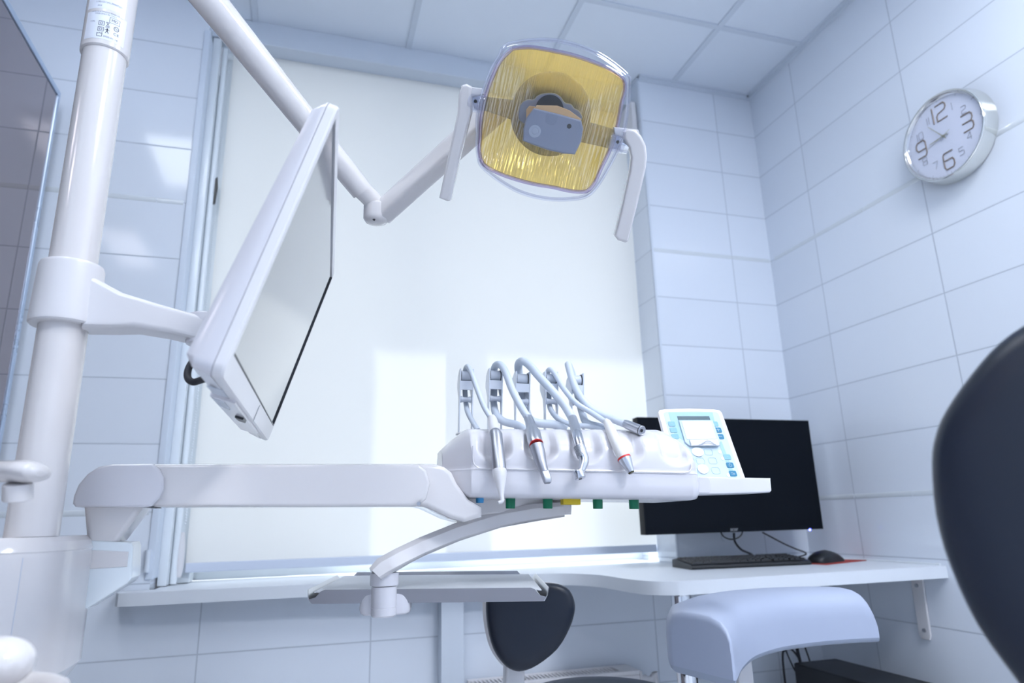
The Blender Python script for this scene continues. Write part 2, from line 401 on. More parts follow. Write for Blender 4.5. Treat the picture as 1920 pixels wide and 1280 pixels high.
g = G(); g.lathe((-.352, BY-.02, .775), (0, 0, 1), [(0, .008), (.03, .013), (.09, .012), (.13, .007)], 14); obj('chain_tensioner', g, M_wht2, rb)

# ---- cable duct pipe on the wall at the window corner
g = G(); g.tube([(WX0-.012, YB-.008, .80), (WX0-.012, YB-.008, .86)], .008, 12, 1); 
obj('cable_duct', g, M_plain, None, label='short white conduit end on the tiles at the lower left window corner', cat='conduit')

# ---- worktop
ZT = .753
pts = [(-.475, 2.192), (-.475, 2.15), (-.465, 2.13), (-.44, 2.122), (0, 2.108), (.36, 2.09), (.60, 2.085), (.72, 2.065), (.79, 2.02), (.835, 1.94), (.848, 1.86), (.852, 1.76), (.868, 1.68), (.91, 1.635), (.98, 1.62), (1.25, 1.625), (1.824, 1.622), (1.824, 2.198), (1.262, 2.198), (1.262, 2.46), (-.39, 2.46), (-.39, 2.198)]
def smooth_poly(P, lo, hi, n=5):
    out = list(P[:lo])
    Q = [V((*p, 0)) for p in P]
    for i in range(lo, hi):
        p0, p1, p2, p3 = Q[max(i-1, lo-1)], Q[i], Q[i+1], Q[min(i+2, hi)]
        for k in range(n):
            u = k/n; q = .5*((2*p1)+(p2-p0)*u+(2*p0-5*p1+4*p2-p3)*u*u+(3*p1-p0-3*p2+p3)*u**3); out.append((q.x, q.y))
    return out+list(P[hi:])
sp = smooth_poly(pts, 3, 15)
wt = obj('worktop', G().prism([(x, y, ZT-.034) for x, y in sp], (0, 0, .034)), M_desk, None, 30,
         'long white wavy-edged worktop running from the window sill to the desk corner', 'worktop')
lp = V((.99, 1.72, 0))
dl = inst('desk_leg', lp, 'chrome tube leg under the curved front of the white worktop', 'desk leg')
obj('tube', G().cyl(lp, lp+V((0, 0, ZT-.034)), .027, seg=32), M_chrome, dl)
obj('foot_flange', G().lathe(lp, (0, 0, 1), [(0, .05), (.004, .05), (.012, .03)], 32), M_chrome, dl)
obj('top_flange', G().lathe(lp+V((0, 0, ZT-.046)), (0, 0, 1), [(0, .03), (.008, .05), (.012, .05)], 32), M_chrome, dl)
bk = inst('shelf_bracket', (1.82, 1.74, .72), 'white angled bracket with two dark screws under the worktop end', 'bracket')
bx = XR-.001
g = G(); g.prism([(bx, 1.752, .719), (bx, 1.708, .719), (bx, 1.714, .548), (bx, 1.72, .535), (bx, 1.748, .535), (bx, 1.755, .548)], (-.008, 0, 0), .003); g.span((bx-.27, 1.715, .710), (bx, 1.748, .7185), .002)
obj('arm', g, M_wht2, bk)
for z in (.69, .562):
    obj('screw', G().cyl((bx-.012, 1.731, z), (bx-.007, 1.731, z), .0055, seg=14), M_steeld, bk)
# mastic line
struct('trim_8', G().span((XR-.006, 1.64, ZT-.001), (XR, 2.2, ZT+.006), .002), M_pvc)

# ---- under the sill: duct, radiator, pc
obj('duct_box', G().span((.414, YB-.055, .0), (.484, YB-.0005, .717), .002), M_plain, None, label='white vertical duct box on the wall under the window sill', cat='duct')
rad = inst('radiator', (.7, 2.12, .1), 'white panel radiator with grille top below the window, behind the stool', 'radiator')
RX0, RX1, RY0, RY1, RZ = .50, 1.035, 2.085, 2.185, .450
g = G(); g.span((RX0, RY0, .12), (RX1, RY0+.012, RZ-.012), .004)
for k in range(13): g.span((RX0+.02+k*.04, RY0-.004, .15), (RX0+.045+k*.04, RY0+.006, RZ-.05), .003)
obj('front_panel', g, M_wht2, rad)
obj('back_panel', G().span((RX0, RY1-.012, .12), (RX1, RY1, RZ-.012), .004), M_wht2, rad)
g = G(); g.span((RX0, RY0, RZ-.012), (RX1, RY0+.02, RZ), .002); g.span((RX0, RY1-.02, RZ-.012), (RX1, RY1, RZ), .002); g.span((RX1-.06, RY0+.0195, RZ-.012), (RX1, RY1-.0195, RZ), .0)
x = RX0+.008
while x < RX1-.065: g.span((x, RY0+.018, RZ-.009), (x+.005, RY1-.018, RZ-.002)); x += .0125
obj('top_grille', g, M_wht2, rad)
obj('side_cover', G().span((RX1, RY0, .13), (RX1+.008, RY1, RZ-.004), .002), M_wht2, rad)
g = G(); g.tube([(RX1+.005, 2.13, .41), (RX1+.06, 2.13, .41), (RX1+.075, 2.13, .395), (RX1+.075, 2.13, .0)], .010, 12, 3); g.cyl((RX1+.02, 2.13, .41), (RX1+.04, 2.13, .41), .016, seg=12)
obj('supply_pipe', g, M_wht2, rad)
pc = inst('computer_tower', (1.645, 1.83, 0), 'black computer tower on the floor under the worktop by the right wall', 'computer')
obj('case', G().span((1.563, 1.63, 0.012), (1.733, 2.03, .44), .006), M_blackm, pc)
obj('front_panel', G().span((1.560, 1.612, .010), (1.736, 1.634, .443), .010), M_blackm, pc)
for z in (.37, .33): obj('drive_cover', G().span((1.575, 1.6105, z-.015), (1.721, 1.6135, z+.015), .001), M_black, pc)
obj('power_button', G().cyl((1.70, 1.609, .28), (1.70, 1.613, .28), .010), M_steeld, pc)
for a in ((1.58, 1.66), (1.71, 1.66), (1.58, 2.0), (1.71, 2.0)): obj('foot', G().cyl((*a, 0), (*a, .013), .014), M_rubber, pc)
def cable(name, pts, r, label, m=M_rubber):
    return obj(name, G().tube(pts, r, 8, 6), m, None, label=label, cat='cable')
cable('power_cable', [(1.64, 2.034, .30), (1.64, 2.075, .36), (1.63, 2.09, .48), (1.62, 2.10, .62), (1.60, 2.12, .7165)], .0055, 'thick black cable rising from the tower back to the worktop')
cable('video_cable', [(1.67, 2.034, .25), (1.69, 2.08, .34), (1.665, 2.09, .47), (1.63, 2.11, .62), (1.64, 2.13, .7165)], .003, 'thin black cable slanting beside the thick one behind the tower')
cable('audio_cable', [(1.60, 2.034, .36), (1.575, 2.06, .44), (1.57, 2.08, .52), (1.59, 2.11, .66), (1.58, 2.13, .7165)], .0025, 'thinnest black cable bowing outward behind the computer tower')
cable('usb_cable', [(1.625, 2.034, .33), (1.61, 2.05, .43), (1.585, 2.055, .472), (1.555, 2.05, .475), (1.54, 2.05, .45), (1.545, 2.06, .30), (1.56, 2.09, .12), (1.57, 2.12, .004)], .0035, 'black cable looping over the left back edge of the tower')

# ---- keyboard, mouse, pad
kyaw = math.radians(-5); ku = V((math.cos(kyaw), math.sin(kyaw), 0)); kv = V((-math.sin(kyaw), math.cos(kyaw), 0)); FL = V((1.152, 1.919, ZT))
kb = inst('keyboard', FL+ku*.2+kv*.07, 'black full-size keyboard lying on the worktop below the wide monitor', 'keyboard')
def KP(x, y, z): return FL+ku*x+kv*y+V((0, 0, z))
prof = [(0, .0008), (-.002, .006), (.001, .012), (.012, .015), (.128, .026), (.137, .024), (.140, .016), (.139, .0008)]
g = G(); g.rings([[KP(x, a, b) for a, b in prof] for x in (0, .004, .41, .414)]); obj('case', g, M_blackm, kb, 25)
# keys as individual caps, under one hundred
n = 0
for r in range(6):
    cols = [(i, 1) for i in range(15)] if r > 0 else [(0, 2), (2, 1.5), (3.5, 5.5), (9, 1.5), (10.5, 1.5), (12, 1), (13, 2)]
    for c0, wd in cols:
        if n >= 97: break
        x0, y0 = .012+c0*.0182, .016+r*.0185+(0.003 if r == 5 else 0)
        z = .015+(y0-.012)*.0948
        rr = [[KP(x0+dx, y0+dy, z+dz) for dx, dy in ((i, j), (wd*.0182-i-.001, j), (wd*.0182-i-.001, .0172-j), (i, .0172-j))] for i, j, dz in ((.0, .0, 0), (.0006, .0006, .003), (.0028, .0024, .0062))]
        g = G().rings(rr); obj('key', g, M_blackm, kb); n += 1
rest = G()
for r in range(6):
    for cx in (.293, .3112, .3294, .352, .3702, .3884):
        if r in (3,) and cx < .34: continue
        x0, y0 = cx, .016+r*.0185; z = .015+(y0-.012)*.0948
        rest.rings([[KP(x0+dx, y0+dy, z+dz) for dx, dy in ((i, j), (.0172-i, j), (.0172-i, .0172-j), (i, .0172-j))] for i, j, dz in ((0, 0, 0), (.0006, .0006, .003), (.0028, .0024, .0062))])
o = obj('number_pad_key', rest, M_blackm, kb); o['kind'] = 'stuff'
mp = [onZ(1524, 1057, ZT), onZ(1546, 1059.5, ZT), onZ(1625, 1051, ZT), onZ(1600, 1045.5, ZT)]
mc = (mp[1]+mp[2])/2
e1 = (mp[2]-mp[1]).normalized(); e2 = V((-e1.y, e1.x, 0))
a = mp[2]
pq = [a, a+e2*.16, a+e2*.16-e1*.24, a-e1*.24]
obj('mouse_pad', G().prism([p+V((0, 0, .0002)) for p in pq], (0, 0, .0022), .0006), [M_redpad], None, label='thin red mouse pad under the black mouse on the worktop', cat='mouse pad')
mo = onZ(1537, 1050, ZT); mo = a-e1*.150+e2*.055; mo.z = ZT+.0026
ms = inst('computer_mouse', mo, 'black computer mouse resting on the red pad beside the keyboard', 'mouse')
rg = []
for t, hh, ww in ((-.056, .004, .012), (-.054, .016, .022), (-.045, .027, .029), (-.025, .036, .031), (0, .038, .030), (.025, .032, .028), (.045, .022, .027), (.055, .012, .024), (.057, .004, .018)):
    ring = []
    for k in range(20):
        th = 2*PI*k/20; yy = math.sin(th)*ww; zz = max(0, math.cos(th)) ** .7*hh if math.cos(th) > 0 else 0
        ring.append(mo+e1*t*1.22+e2*yy*1.1+V((0, 0, 1.0*zz if math.cos(th) > 0 else 0.0)) + V((0, 0, .0006*(k % 2 == 0))))
    rg.append(ring)
obj('body', G().rings(rg), M_blackm, ms, 70)
obj('wheel', G().cyl(mo+e1*.03+e2*(-.003)+V((0, 0, .024)), mo+e1*.03+e2*.003+V((0, 0, .024)), .0095, seg=20), M_rubber, ms)
k1 = KP(.38, .14, .006); 
obj('lead', G().tube([mo+e1*(-.05)+e2*.01+V((0, 0, .01)), mo-e1*.068+e2*.03+V((0, 0, .008)), mo-e1*.07+e2*.09+V((0, 0, .01)), mo-e1*.07+e2*.12+V((0, 0, .004))], .002, 8, 6), M_rubber, ms)

# ---- desktop monitor (bracket on wall)
MY = 2.0
q = [onY(1192, 785, MY), onY(1513, 785, MY), onY(1545, 992, MY), onY(1212, 1002, MY)]
x0, x1 = (q[0].x+q[3].x)/2, (q[1].x+q[2].x)/2; z1, z0 = (q[0].z+q[1].z)/2, (q[2].z+q[3].z)/2
dm = inst('desktop_monitor', ((x0+x1)/2, MY, z0), 'wide black switched-off computer monitor above the keyboard by the wall', 'monitor')
obj('housing', G().span((x0, MY+.004, z0), (x1, MY+.034, z1), .002), M_blackg, dm)
obj('bezel', G().span((x0, MY-.002, z0), (x1, MY+.008, z1), .0008), M_blackg, dm)
obj('screen', G().span((x0+.008, MY-.0035, z0+.018), (x1-.008, MY-.001, z1-.008), .0005), M_blackg, dm)
lx = onY(1376, 995, MY).x
g = G().text('acer', (lx, MY-.0028, z0+.009), (1, 0, 0), (0, 0, 1), .017); obj('logo', g, mat('logo_grey', (.34, .36, .40), .4), dm)
g = G().tube([(lx-.045, MY+.01, z0+.004), (lx-.036, MY+.01, z0-.012), (lx-.015, MY+.01, z0-.022), (lx+.01, MY+.01, z0-.022), (lx+.032, MY+.01, z0-.012), (lx+.042, MY+.01, z0+.004)], .0022, 8, 6); obj('cable_hook', g, M_black, dm)
obj('power_light', G().sphere((onY(1518, 993, MY).x, MY-.001, z0-.001), .004), M_led, dm)
g = G(); g.span(((x0+x1)/2-.05, MY+.034, (z0+z1)/2-.05), ((x0+x1)/2+.05, MY+.05, (z0+z1)/2+.05), .003); g.span(((x0+x1)/2-.03, MY+.05, (z0+z1)/2-.03), ((x0+x1)/2+.03, YB-.0005, (z0+z1)/2+.03), .003)
obj('wall_bracket', g, M_black, dm)
def pc_(x, y, Y): return onY(x, y, Y)
cable('keyboard_cable', [pc_(1376, 999, 2.03), pc_(1378, 1015, 2.04), pc_(1390, 1030, 2.07), pc_(1410, 1041, 2.10), V((1.45, 2.11, ZT+.004)), V((1.50, 2.10, ZT+.006)), V((1.56, 2.09, ZT+.012)), V((1.60, 2.08, ZT+.004))], .004, 'black cable drooping from the middle of the monitor bottom behind the keyboard')
cable('monitor_cable', [pc_(1430, 998, 2.03), pc_(1445, 1006, 2.05), pc_(1470, 1019, 2.08), pc_(1490, 1028, 2.10), pc_(1512, 1038, 2.11), V((1.66, 2.10, ZT+.004))], .0028, 'thin black cable running from the monitor bottom down toward the mouse')
g = G()
rc = onY(1357, 1007, YB-.004)
g.tube([rc+V((.010*math.cos(t), 0, .012*math.sin(t))) for t in [math.radians(a) for a in range(60, 300, 20)]], .0012, 6, 3)
obj('wall_hook', g, M_grayp, None, label='small grey wire hook on the tiles below the monitor', cat='hook')

# ================================================================== DENTAL UNIT
def onP(x, y, o, n): r = ray(x, y); return EYE+r*((V(o)-EYE).dot(n)/r.dot(n))
PX, PY = -.290, .90
du = inst('dental_unit', (-.42, .95, 0), 'white dental unit body with tall white pole and cup filler', 'dental unit')
# body : superellipse column
def body_ring(a, b, z, e=3.2): return [(-.425+x, .955+y, z) for x, y in sup(a, b, e, 72)]
A_, B_ = .176, .125
prof = [(.78, .80, .745), (.94, .93, .752), (1, 1, .768), (1, 1, .892), (.995, .993, .897), (1.0, 1.0, .8985), (.985, .975, .908), (.95, .94, .9135), (.6, .6, .915)]
obj('unit_body', G().rings([body_ring(A_*p, B_*q, z) for p, q, z in prof]), M_wht, du, 30)
obj('pedestal', G().rings([body_ring(A_*.86, B_*.86, 0), body_ring(A_*.86, B_*.86, .75)]), M_wht, du, 30)
sy = lambda X: .955-B_*(1-abs((X+.425)/A_)**3.2)**(1/3.2)
sX = onY(26, 1080, .84).x
obj('panel_seam', G().tube([(sX, sy(sX)+.0006, .80), (sX, sy(sX)+.0006, .893)], .0006, 6, 1), M_grayp, du)
zc0, zc1, zs = onY(115, 606, PY).z, onY(122, 497, PY).z, onY(195, 108, PY).z
obj('pole', G().cyl((PX, PY, .914), (PX, PY, zs+.01), .0262, seg=48), M_wht, du)
g = G().lathe((PX, PY, zs), (0, 0, 1), [(0, .0272), (.0015, .0290), (.06, .0292), (.13, .0292), (.155, .0315), (.18, .036), (.30, .036), (.31, .030)], 48)
sleeve = obj('pole_sleeve', g, M_wht, du)
# printed labels wrapped round the sleeve
def wrapf(z0, th0, r=.0294):
    def f(s_, t_):
        th = th0+s_/r; return V((PX+r*math.sin(th), PY-r*math.cos(th), z0+t_))
    return f
tv = math.atan2(-PX, PY)   # azimuth that faces the camera
def patch(g, z0, th0, w_, h_, r):
    f = wrapf(z0, th0, r); n_ = 14
    a = [f(-w_/2+w_*k/n_, -h_/2) for k in range(n_+1)]; b = [f(-w_/2+w_*k/n_, h_/2) for k in range(n_+1)]
    vs = [[g.b.verts.new(p) for p in q] for q in (a, b)]
    for k in range(n_): g.b.faces.new((vs[0][k], vs[0][k+1], vs[1][k+1], vs[1][k]))
g = G(); patch(g, zs+.0290, tv-.18, .052, .042, .02925); obj('rating_label', g, M_label, sleeve)
g = G(); patch(g, zs+.0700, tv-.30, .048, .030, .02925); obj('serial_label', g, M_label, sleeve)
# black printing : MD box, symbols, CE, date, serial lines
def wt_(g, txt, x, z, size, sp=1.): g.text(txt, None, (1, 0, 0), (0, 1, 0), size, wrap=(lambda s_, t_: wrapf(z, tv, .02945)(s_+x, t_)), spacing=sp)
def wl(g, p, wd=.0004):
    for (xa, za), (xb, zb) in zip(p, p[1:]):
        L = math.hypot(xb-xa, zb-za); nx, nz = -(zb-za)/L*wd/2, (xb-xa)/L*wd/2
        k_ = max(1, int(L/.002)); f = wrapf(0, tv, .02945)
        for i in range(k_):
            a0, a1 = i/k_, (i+1)/k_
            q = [(xa+(xb-xa)*a+sx*nx, za+(zb-za)*a+sx*nz) for a, sx in ((a0, -1), (a1, -1), (a1, 1), (a0, 1))]
            g.b.faces.new([g.b.verts.new(f(*c)) for c in q])
g = G(); b0 = zs
wt_(g, 'MD', .0055, b0+.0395, .0052)
wl(g, [(-.0005, b0+.0355), (.0115, b0+.0355), (.0115, b0+.0435), (-.0005, b0+.0435), (-.0005, b0+.0355)])
wt_(g, 'CE', .0090, b0+.0205, .0054, 1.15)
wt_(g, '2020-01-18', .003, b0+.0125, .0034, 1.1)
for (x, z) in ((-.0095, .0318), (-.0095, .0225)):
    wl(g, [(x-.003, b0+z-.003), (x+.0035, b0+z-.003), (x+.0035, b0+z+.0032), (x-.003, b0+z+.0032), (x-.003, b0+z-.003)], .0006)
    wl(g, [(x-.0012, b0+z-.0012), (x+.0016, b0+z-.0012), (x+.0016, b0+z+.0014), (x-.0012, b0+z+.0014), (x-.0012, b0+z-.0012)], .0005)
wl(g, [(-.0130, b0+.0115), (-.007, b0+.0115), (-.007, b0+.0175), (-.0085, b0+.0155), (-.0100, b0+.0170), (-.0115, b0+.0155), (-.013, b0+.0165), (-.013, b0+.0115)], .0006)
wl(g, [(-.0005, b0+.0345), (-.0035, b0+.0285), (.0002, b0+.0285), (-.0038, b0+.0345), (-.0005, b0+.0345)], .0005)     # crossed bin
wl(g, [(-.0045, b0+.0270), (.0005, b0+.0270)], .0006)
wl(g, [(-.0018, b0+.0255), (-.0018, b0+.0215)], .0014); wl(g, [(-.0045, b0+.0225), (-.0018, b0+.0240), (.0008, b0+.0225)], .0007); wl(g, [(-.0036, b0+.0178), (-.0018, b0+.0215), (.0001, b0+.0178)], .0008)  # figure
wl(g, [(.0085+.0030*math.cos(t/12*2*PI), b0+.0290+.0034*math.sin(t/12*2*PI)) for t in range(13)], .0007)
wl(g, [(.0070, b0+.031), (.0085, b0+.0285), (.0105, b0+.0290)], .0006)
obj('label_print', g, M_ink, sleeve)
g = G()
wt_(g, '11421(21)AL20007231', -.004, b0+.0650, .0035); wt_(g, 'ISO', -.0145, b0+.0590, .0035)
wt_(g, 'MADE IN A WHOLE SERIES OF No.1', -.004, b0+.0495, .0026); wt_(g, 'MADE ONLY IN: ITALY', -.006, b0+.0462, .0026)
wt_(g, 'TYPE', -.021, b0+.034, .003)
obj('small_print', g, M_inkl, sleeve)
obj('pole_top_cap', G().lathe((PX, PY, zs+.30), (0, 0, 1), [(0, .030), (.02, .030), (.032, .018)], 32), M_wht, du)
# pipe of the cup filler (spout) above the body
c0 = pt(34, 928, .62)
g = G(); g.cyl(pt(33, 938, .62), pt(34, 905, .62), .0122, .0122, 28, .002)
obj('spout_stem', g, M_wht, du)
g = G()
sA, sB = pt(-190, 905, .66), pt(60, 890, .62)
g.tube([pt(-190, 960, .70), pt(-150, 900, .68), pt(-60, 885, .65), pt(10, 884, .63), pt(50, 884, .62), pt(70, 886, .615), pt(77, 889, .613)], [.012, .012, .0095, .0100, .0104, .0080, .002], 24, 6, 1.7, up=(0, 0, 1))
obj('cup_filler', g, M_wht, du)
g = G(); e0 = pt(-190, 960, .70); g.cyl((e0.x, e0.y, .90), (e0.x, e0.y, e0.z+.005), .016, seg=24); obj('filler_post', g, M_wht, du)
# side bracket with funnel carrying the delivery arm
g = G()
bq = [(150, 1012), (246, 1016), (249, 1024), (247, 1082), (238, 1094), (163, 1141), (150, 1141)]
o_ = onY(200, 1050, .99)
g.prism([onY(x, y, .985) for x, y in bq], (0, .05, 0), .003); obj('side_bracket', g, mat('pale_bracket_plastic', (.80, .86, .90), .15, coat=.4), du)
g = G()
bq = [(146, 1030), (241, 1034), (238, 1062), (146, 1068)]
g.prism([onY(x, y, .9835) for x, y in bq], (0, .004, 0), .0015); obj('bracket_panel', g, M_wht, du)

# ---- spittoon bowl and drain cover in front
bw = inst('spittoon_bowl', (-.255, .60, 0), 'white blurred spittoon bowl rim in the lower corner before the dental unit body', 'spittoon')
bc = V((-.262, .60, .735)); 
pr = [(0, .020), (.002, .045), (.03, .085), (.066, .100), (.0695, .1035), (.072, .1045), (.074, .103), (.0735, .100), (.068, .094), (.035, .078), (.012, .045), (.010, .012)]
obj('bowl', G().lathe(bc, (0, 0, 1), pr, 64), M_wht, bw, 50)
obj('bowl_stem', G().cyl((bc.x, bc.y, 0.0), (bc.x, bc.y, .737), .035, seg=32), M_wht, bw)
g = G(); lc = pt(-2, 1243, .50); g.sphere(lc, .0235, (1.0, 1.0, .80), 28); obj('rinse_nozzle', g, M_wht, bw)
g = G(); g.tube([lc, lc+V((-.05, .02, -.01)), lc+V((-.075, .025, -.05))], .012, 14, 6); obj('nozzle_arm', g, M_wht, bw)

# ---- patient monitor on the pole
pm = inst('patient_monitor', (PX, PY, zc0), 'white tilted flat monitor on a curved arm clamped to the pole', 'monitor')
g = G().lathe((PX, PY, zc0-.004), (0, 0, 1), [(0, .0290), (.0, .0352), (.002, .0370), (.006, .0372), (zc1-zc0-.001, .0352), (zc1-zc0+.003, .0338), (zc1-zc0+.004, .0265)], 56)
col_ = obj('pole_collar', g, M_wht2, pm)
hp = onP(160, 584, V((PX, PY-.036, 1)), V((-.22, -.97, 0)).normalized())
obj('set_screw', G().cyl(V((-.2608, .878, onY(160, 584, .875).z)), V((-.2648, .882, onY(160, 584, .875).z)), .0028, seg=12), M_black, col_)
am = [(150, 505), (190, 525), (228, 546), (300, 568), (372, 588), (405, 597), (412, 606), (407, 632), (390, 640), (360, 634), (310, 622), (250, 612), (205, 613), (150, 612)]
g = G().prism([onY(x, y, .878) for x, y in am], (0, .044, 0), .007, 3); obj('support_arm', g, M_wht2, pm, 30)
g = G(); e = onY(385, 622, .90); g.cyl(e+V((0, 0, -.018)), e+V((0, 0, .022)), .022, seg=28, bev=.003); obj('swivel_joint', g, M_wlight, pm)
D0 = V((-.075, .618, 1.045)); cyw, ct = math.radians(-1.7), math.radians(17.26)
Rm = M.Rotation(cyw, 3, 'Z') @ M.Rotation(ct, 3, 'Y') @ M.Rotation(.002, 3, 'X')
mw, mu = Rm @ V((0, 1, 0)), Rm @ V((0, 0, 1)); mn = mw.cross(mu)
def MP(a, b, c=0): return D0+mw*a+mu*b+mn*c
def mring(ins, c, W=.5, H=.3, r=.012, dz=0): return [MP(W/2+x, H/2+y, c+dz*y) for x, y in rrect(W-2*ins, H-2*ins, max(.002, r-ins), 5)]
g = G(); g.rings([mring(.055, -.034, dz=.02), mring(.012, -.031, dz=.045), mring(.003, -.022, dz=.045), mring(.0, -.012), mring(0, -.0105)])
obj('back_shell', g, M_wlight, pm, 32)
g = G(); 
fr = [mring(0.0004, -.010), mring(0, -.008), mring(0, -.002), mring(.0015, 0), ]
inn = lambda c, k=0: [MP(.012+(x+.5*(.478)), .024+(y+.5*.264), c) for x, y in rrect(.478, .264, .002, 5)]
g.rings(fr+[inn(0), inn(-.002)], cap=False); obj('bezel', g, M_wht2, pm, 32)
g = G(); g.prism(inn(-.0030), mn*.0012); scm = mat('monitor_glass', (.035, .05, .075), .05, coat=1., var=0); obj('screen', g, scm, pm)
g = G()
for a, b in ((inn(-.0015), 0),):
    t_ = [MP(.013, .0255, -.0012), MP(.489, .0255, -.0012), MP(.489, .2875, -.0012)]
    for p, q in zip(t_, t_[1:]): g.tube([p, q], .0016, 6, 1)
obj('screen_edge', g, M_black, pm)
g = G(); g.span((0, 0, 0), (.001, .001, .001)) if False else None
g = G(); 
def under(a0, a1, c0, c1, t): return [MP(a0, -t, c0), MP(a1, -t, c0), MP(a1, -t, c1), MP(a0, -t, c1)]
g.prism(under(.13, .40, -.030, -.004, -.002), mu*-.005, .001); obj('button_rail', g, M_wlight, pm)
g = G(); g.prism(under(.08, .12, -.026, -.010, -.0005), mu*-.001); g.prism(under(.14, .19, -.028, -.016, .0025), mu*-.001); obj('vent_strip', g, M_grayp, pm)
g = G(); g.prism(under(.235, .262, -.016, -.006, .002), mu*-.004, .001); obj('power_rocker', g, M_black, pm)
g = G(); g.prism([MP(.27, .0, .0002), MP(.275, .0, .0002), MP(.275, .022, .0002), MP(.27, .020, .0002)], mn*.0003); obj('bezel_mark', g, M_grayn, pm)
# vesa plate and tilting joint on the back
g = G(); g.prism([MP(.25+x, .15+y, -.037) for x, y in rrect(.13, .12, .012, 4)], mn*.006, .001)
g.prism([MP(.165+x, .12+y, -.060) for x, y in rrect(.07, .09, .02, 4)], mn*.026, .003)
pj = e+V((.012, 0, .012)); g.tube([pj, (pj+MP(.17, .12, -.05))/2, MP(.17, .12, -.05)], .016, 16, 5); obj('mount_plate', g, M_wht2, pm)
tl = [onY(398, 586, .86), onY(424, 574, .86), onY(442, 548, .84), onY(437, 576, .86), onY(420, 612, .86), onY(405, 634, .87), onY(394, 612, .87)]
g = G().prism(tl, (0, .02, 0), .003); obj('tilt_knuckle', g, M_wht2, pm)
# number sticker on knuckle plate
c1 = onY(433, 572, .8395); dd = (onY(441, 549, .8395)-onY(429, 588, .8395)).normalized(); nn = V((0, -1, 0)); e2_ = V((-dd.z, 0, dd.x))
g = G().prism([c1+dd*a+e2_*b for a, b in ((-.013, -.003), (.013, -.003), (.013, .003), (-.013, .003))], (0, -.0004, 0)); st_ = obj('number_sticker', g, M_label, pm)
g = G().text('9752028', c1+V((0, -.0008, 0)), dd, (-dd.z, 0, dd.x), .0055, .0001); obj('sticker_digits', g, M_ink, st_)
g = G().tube([onY(376, 650, .89), onY(373, 662, .885), onY(362, 676, .88), onY(353, 692, .87), onY(352, 708, .86), onY(362, 716, .85), onY(378, 712, .84), MP(.16, .03, -.03)], .0042, 12, 6); obj('monitor_lead', g, M_rubber, pm)

# ================================================================== OPERATING LAMP
LC = pt(1038, 225, 1.0); lnn = (EYE-LC).normalized()
a14 = math.radians(14)
lxx = (R_*math.cos(a14)-U_*math.sin(a14)); lxx = (lxx-lnn*lxx.dot(lnn)).normalized(); lyy = lnn.cross(lxx)
def LP(x, y, dn=0.): return onP(x, y, LC+lnn*dn, lnn)
def LO(x, y, dn=0.): return onP(x, y, LC, lnn)+lnn*dn     # same place on the lamp, moved along its axis
ol = inst('operating_lamp', (PX, PY, zs+.26), 'operating lamp with yellow faceted reflector and clear shield on a jointed white arm', 'lamp')
O1 = [(960.5, 91.6), (1034.5, 95), (1110, 115.7), (1168.6, 148.3), (1165, 194.7), (1151, 260), (1127, 315), (1099.8, 358), (1038, 351), (972.6, 337.4), (907, 308), (900.4, 260), (905.5, 205), (924.4, 143)]
O2 = [(952, 84.7), (1013.8, 76), (1065, 81.3), (1123.9, 103.6), (1172, 139.7), (1177.5, 157), (1175.4, 205), (1165, 260), (1139, 315), (1108, 360), (1072, 371.8), (1020.7, 370.8), (965.7, 354.6), (912.4, 318.5), (898.6, 294.4), (896, 246), (900, 195), (921, 136), (938, 105)]
def closed(P, n=4, tens=.5):
    out = []; k = len(P)
    for i in range(k):
        p0, p1, p2, p3 = [V(P[(i+j) % k]) for j in (-1, 0, 1, 2)]
        for a in range(n):
            u = a/n; out.append(tuple(.5*((2*p1)+(p2-p0)*u+(2*p0-5*p1+4*p2-p3)*u*u+(3*p1-p0-3*p2+p3)*u**3)))
    return out
C1, C2 = closed(O1), closed(O2)
cx, cy = 1034, 222
def dish(me_scale, dn, src=C1): return [LO(cx+(x-cx)*me_scale, cy+(y-cy)*me_scale, dn) for x, y in src]
prf = [(1.0, 0), (.93, -.010), (.85, -.020), (.75, -.031), (.63, -.042), (.5, -.051), (.38, -.057), (.27, -.060)]
t = bmesh.new(); uvl = t.loops.layers.uv.new('UVMap'); Rr = [[t.verts.new(p) for p in dish(s_, dn)] for s_, dn in prf]; n_ = len(C1)
for i in range(len(Rr)-1):
    for j in range(n_):
        f = t.faces.new((Rr[i][j], Rr[i][(j+1) % n_], Rr[i+1][(j+1) % n_], Rr[i+1][j]))
        for lp_ in f.loops:
            v = lp_.vert.co-LC; lp_[uvl].uv = (v.dot(lxx)*4, v.dot(lyy)*4)
g = G(); g.b.free(); g.b = t; obj('reflector', g, M_refl, ol, 60)
g = G(); g.tube([LO(x, y, .002) for x, y in C1[::2]]+[LO(*C1[0], .002)], .0030, 8, 3); obj('reflector_rim', g, M_violet, ol)
g = G(); sh = [(1.0, -.010), (1.0, .018), (.985, .022), (.96, .024)]
g.rings([dish(s_, dn, C2) for s_, dn in sh], cap=False); obj('clear_housing', g, M_clearedge, ol, 50)
g = G(); g.tube([LO(x, y, .020) for x, y in C2[::2]]+[LO(*C2[0], .020)], .0018, 8, 3); g.tube([LO(x, y, -.010) for x, y in C2[::2]]+[LO(*C2[0], -.010)], .0015, 8, 3); obj('housing_edge', g, M_clearedge, ol)
g = G(); g.rings([dish(s_, dn, C2) for s_, dn in ((.962, .0235), (.8, .029), (.55, .034), (.3, .036), (.08, .0365))], cap=False)
obj('front_shield', g, M_clear, ol, 60)
